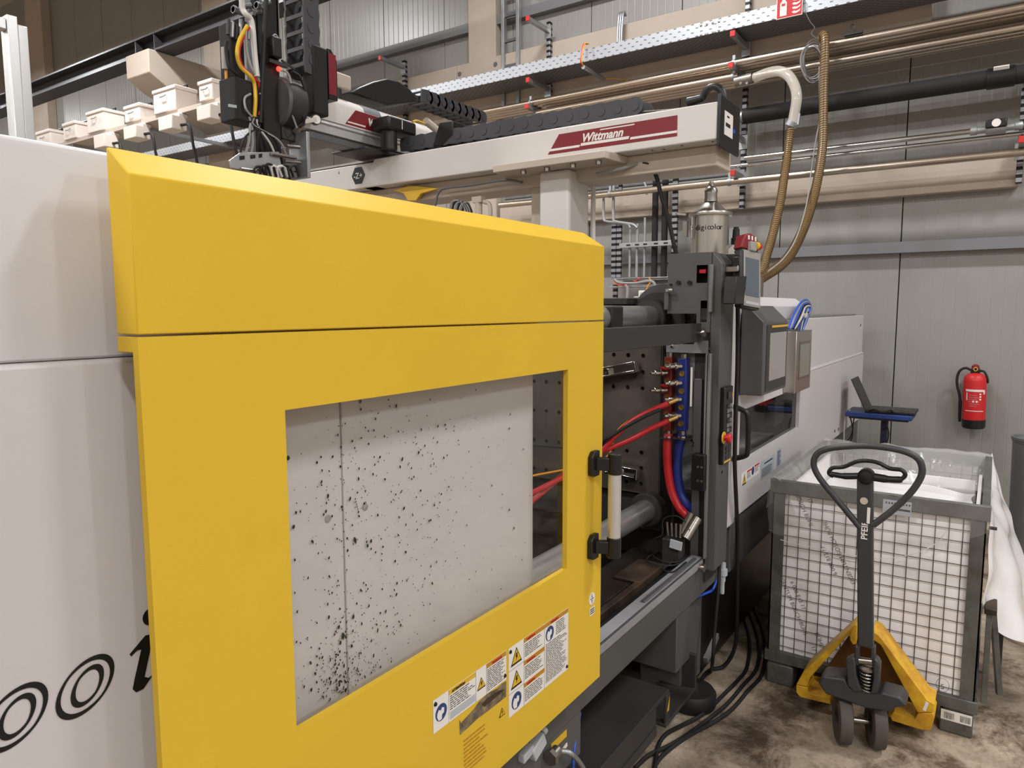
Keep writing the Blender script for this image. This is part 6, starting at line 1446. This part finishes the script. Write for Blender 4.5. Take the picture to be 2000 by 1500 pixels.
MB().tube([s0.lerp(s1, k / N) + V((math.sin(k / N * 2 * PI * 6.5), math.cos(k / N * 2 * PI * 6.5), 0)) * (.018 + .008 * (k / N)) for k in range(N + 1)], .0034, 8).build('spring', 'chrome', TK)
MB().cyl(s0, s1 + EZ * .01, .013, 14).build('spring_rod', 'charcoal', TK)
MB().lathe(s1 + EZ * .002, EZ, [(.03, 0), (.03, .008), (.02, .016)], 20).build('spring_cap', 'steel', TK)
pL, pR = PX(1678, 1290, 3.04), PX(1704, 1293, 3.04); MB().cyl(pL, pR, .014, 14).build('pivot_pin', 'steel', TK)
# tiller
t0, t1 = PX(1691, 1262, 3.05), PX(1690, 925, 3.02)
wv = EY * .0285; th = EX * .018
MB().ob((t0 + t1) / 2, wv, (t1 - t0) / 2, th).build('tiller', 'truck_dark', TK, bevel=.006, label='flat dark steering bar with worn white letters')
for u in (1675, 1706): a, c = PX(u, 1296, 3.05), PX(u, 1260, 3.05); MB().ob((a + c) / 2, EY * .007, (c - a) / 2, EX * .018).build('tiller_fork', 'truck_dark', TK, bevel=.003)
lp = [(1680, 1030), (1660, 1006), (1632, 972), (1604, 938), (1591, 915), (1590, 898), (1599, 884), (1620, 876), (1655, 872), (1695, 871), (1735, 875), (1770, 883), (1793, 896), (1801, 915), (1797, 935), (1778, 963), (1745, 995), (1705, 1026)]
MB().tube(spline([PX(u, v, 3.02) for u, v in lp], 5), .0125, 14).build('handle_loop', 'truck_dark', TK, label='rounded triangular handle loop')
hb = PX(1692, 930, 3.015)
MB().lathe(hb - EX * .03, EX, [(.005, 0), (.022, .004), (.03, .015), (.03, .05)], 24).build('handle_hub', 'black_plastic', TK)
MB().tube(spline([PX(u, v, 3.015) for u, v in [(1624, 926), (1650, 930), (1690, 930), (1735, 936), (1762, 937)]], 5), [.011] * 5 + [.013] * 5 + [.016] * 5 + [.013] * 5 + [.011], 12).build('cross_grip', 'black_plastic', TK)
MB().tube(spline([PX(u, v, 3.015) for u, v in [(1628, 931), (1619, 924), (1626, 914), (1648, 912), (1672, 902), (1692, 900), (1715, 904), (1738, 915), (1760, 918), (1768, 928), (1758, 938)]], 5), .008, 10).build('release_lever', 'black_plastic', TK)
tx = lambda z: 3.02 + .03 * (t1.z - z) / (t1.z - t0.z) - .0188
p = PX(1687, 979, 3.0); MB().lathe((tx(p.z), p.y, p.z), -EX, [(.014, 0), (.014, .001)], 24).build('round_sticker', 'robot_beige', TK)
p = PX(1696, 1008, 3.0); MB().box(tx(p.z) - .001, tx(p.z), p.y - .005, p.y + .006, p.z - .032, p.z + .032).build('white_strip', 'label_white', TK)
p = PX(1699, 1056, 3.02); text('PFEIFER', .032, 'label_white', (tx(PX(1690, 1040, 3.0).z), PX(1693, 1050, 3.0).y, PX(1690, 1056, 3.0).z), EZ, EY, TK, bold=.0006, sx=1.02)
# ---- fire extinguisher on the wall
FE = thing('fire_extinguisher', 'red wall mounted fire extinguisher with black hose', 'fire extinguisher', (7.08, .115, .79))
ec = V((7.09, .117, .79)); R_ = .083; EZt = V((0, .025, 1)).normalized()
E = lambda du, h, dx=0.0: ec + EZt * h - EY * du + EX * dx
MB().lathe(ec + EZt * .07, EZt, [(R_, 0), (R_, .325), (R_ * .94, .36), (R_ * .7, .385), (R_ * .3, .40)], 32).build('cylinder', 'red', FE)
MB().lathe(ec, EZt, [(R_ * .9, 0), (R_ * 1.02, .012), (R_ * 1.03, .075)], 32).build('base_ring', 'black_plastic', FE)
MB().ob(E(0, .485), EX * .03, EY * .034, EZt * .022).build('valve_head', 'black_plastic', FE, bevel=.008)
MB().lathe(E(0, .505), EZt, [(.03, 0), (.027, .022), (.012, .034)], 18).build('valve_cap', 'dark_red', FE)
cg = E(.002, .50, -.036); MB().tube([cg + V((0, math.cos(a) * .013, math.sin(a) * .015)) for a in [2 * PI * k / 14 for k in range(14)]], .003, 8, closed=True).build('safety_ring', 'amber', FE)
MB().tube(spline([E(-.03, .49), E(-.07, .505), E(-.11, .48), E(-.128, .42), E(-.125, .35), E(-.108, .28), E(-.1, .22)], 6), .0105, 10).build('hose', 'black_rubber', FE)
MB().cyl(E(-.024, .488), E(-.05, .5), .010, 10).build('hose_collar', 'steel', FE)
MB().tube([E(-.1, .225), E(-.1, .08), E(-.1, .045)], [.014, .012, .01], 12).build('nozzle', 'black_plastic', FE)
MB().tube(spline([E(.03, .485), E(.062, .48), E(.085, .43), E(.09, .385)], 5), .009, 8).build('lever', 'black_plastic', FE)
MB().box(7.174, 7.199, .08, .15, .95, 1.15).build('wall_holder', 'black_plastic', FE)
def wrap(h0, h1, a0, a1, mt, nm, dr=.0008):
    b = MB(); N = 8; r = R_ + dr; r1 = []; r2 = []
    for k in range(N + 1):
        a = PI + a0 + (a1 - a0) * k / N; d = V((math.cos(a), math.sin(a), 0)); r1.append(ec + EZt * h0 + d * r); r2.append(ec + EZt * h1 + d * r)
    for k in range(N): b.quad(r1[k], r1[k + 1], r2[k + 1], r2[k])
    return b.build(nm, mt, FE)
wrap(.315, .333, -.8, .9, 'label_white', 'label_band'); wrap(.15, .156, -.8, .9, 'label_white', 'label_band')
mat('pale_red', (186, 96, 96), .5)
for k in range(6): wrap(.19 + k * .018, .198 + k * .018, -.6 + random.uniform(0, .2), .3 + random.uniform(-.2, .2), 'pale_red', 'label_print')
for k in range(3): wrap(.245 + k * .022, .258 + k * .022, .45, .62, 'label_white', 'pictogram')
for k in range(2): wrap(.225, .24, -.15 + k * .3, .0 + k * .3, 'label_white', 'pictogram')
wrap(.24, .305, -.72, -.62, 'label_white', 'pictogram'); wrap(.295, .33, .85, 1.05, 'label_white', 'tag')
# ---- laptop on a blue stand
ST = thing('laptop_stand', 'blue steel pedestal shelf carrying the laptop', 'stand', (6.05, .67, 0))
MB().box(5.88, 6.22, .475, .925, .975, 1.012).build('shelf', 'stand_blue', ST, bevel=.006)
MB().box(5.9, 6.2, .50, .90, .962, .9745).build('shelf_tray', 'charcoal', ST)
MB().box(6.02, 6.07, .645, .692, .03, .9615).build('post', 'stand_dark', ST, bevel=.003) if False else None
mat('stand_dark', (44, 48, 66), .45)
po = MB().box(6.02, 6.07, .645, .692, .03, .9615).build('post', 'stand_dark', ST, bevel=.003)
for k in range(12): MB().cyl((6.0195, .669, .93 - k * .05), (6.0185, .669, .93 - k * .05), .007, 10).build('post_hole', 'print_black', po)
MB().box(5.85, 6.25, .48, .86, .0, .03).build('foot_plate', 'stand_dark', ST, bevel=.004)
LT = thing('laptop', 'open black laptop on the blue stand', 'laptop', (6.05, .65, 1.013))
MB().box(5.9, 6.2, .46, .79, 1.0135, 1.034).build('base', 'black_plastic', LT, bevel=.004)
MB().box(5.92, 6.18, .60, .77, 1.0341, 1.0365).build('keyboard', 'charcoal', LT)
MB().box(5.98, 6.10, .49, .57, 1.0341, 1.0355).build('touchpad', 'charcoal', LT)
lh = V((6.05, .79, 1.034)); ld_ = V((0, .42, .91)).normalized(); ln = ld_.cross(EX)
MB().ob(lh + ld_ * .125, EX * .15, ld_ * .125, ln * .005).build('lid', 'charcoal', LT, bevel=.003)
MB().ob(lh + ld_ * .13 - ln * .0055 if ln.y > 0 else lh + ld_ * .13 + ln * .0055, EX * .138, ld_ * .105, ln * .0008).build('screen', 'black_plastic', LT)
MB().tube(spline([V((5.9, .6, 1.03)), V((5.87, .62, 1.05)), V((5.86, .66, 1.03)), V((5.87, .72, 1.045)), V((5.9, .76, 1.03))], 5), .006, 8).build('charging_cable', 'black_rubber', LT)
for i, (mt, pts, lb) in enumerate((('cable_white', [(1660, 800), (1652, 812), (1649, 835), (1648, 880), (1648, 960)], 'white cable falling from the laptop stand'), ('black_rubber', [(1658, 806), (1662, 820), (1665, 840), (1660, 855), (1652, 866), (1645, 900)], 'left black cable crossing below the laptop stand'), ('black_rubber', [(1669, 812), (1666, 830), (1665, 850), (1661, 862), (1650, 890)], 'right black cable crossing below the laptop stand'), ('black_rubber', [(1730, 826), (1735, 840), (1735, 855), (1730, 870), (1727, 890)], 'black cable bowing beside the stand post'))):
    tag(MB().tube(spline([PX(u, v, 5.95) for u, v in pts] + [V((5.95, PX(pts[-1][0], pts[-1][1], 5.95).y, .006))], 6), .005, 6).build('stand_cable', mt), lb, 'cable', 'cables at the laptop stand')
# ---- waste bin at the right edge
BN = thing('waste_bin', 'round grey metal waste bin against the wall', 'bin', (6.3, -.33, 0))
MB().lathe((6.3, -.33, 0), EZ, [(.17, 0), (.175, .02), (.19, .845), (.199, .85), (.199, .87), (.186, .87), (.182, .86), (.168, .05), (.01, .045)], 40).build('drum', 'bin_grey', BN)
MB().tube([V((6.3, -.33, .62)) + V((math.cos(a) * .196, math.sin(a) * .196, 0)) for a in [PI + .55 - .35, PI + .55 - .15, PI + .55 + .15]], .012, 8).build('handle', 'galv', BN)
MB().lathe((6.3, -.33, .84), EZ, [(.188, -.01), (.196, 0), (.188, .01)], 40).build('bead', 'bin_grey', BN)
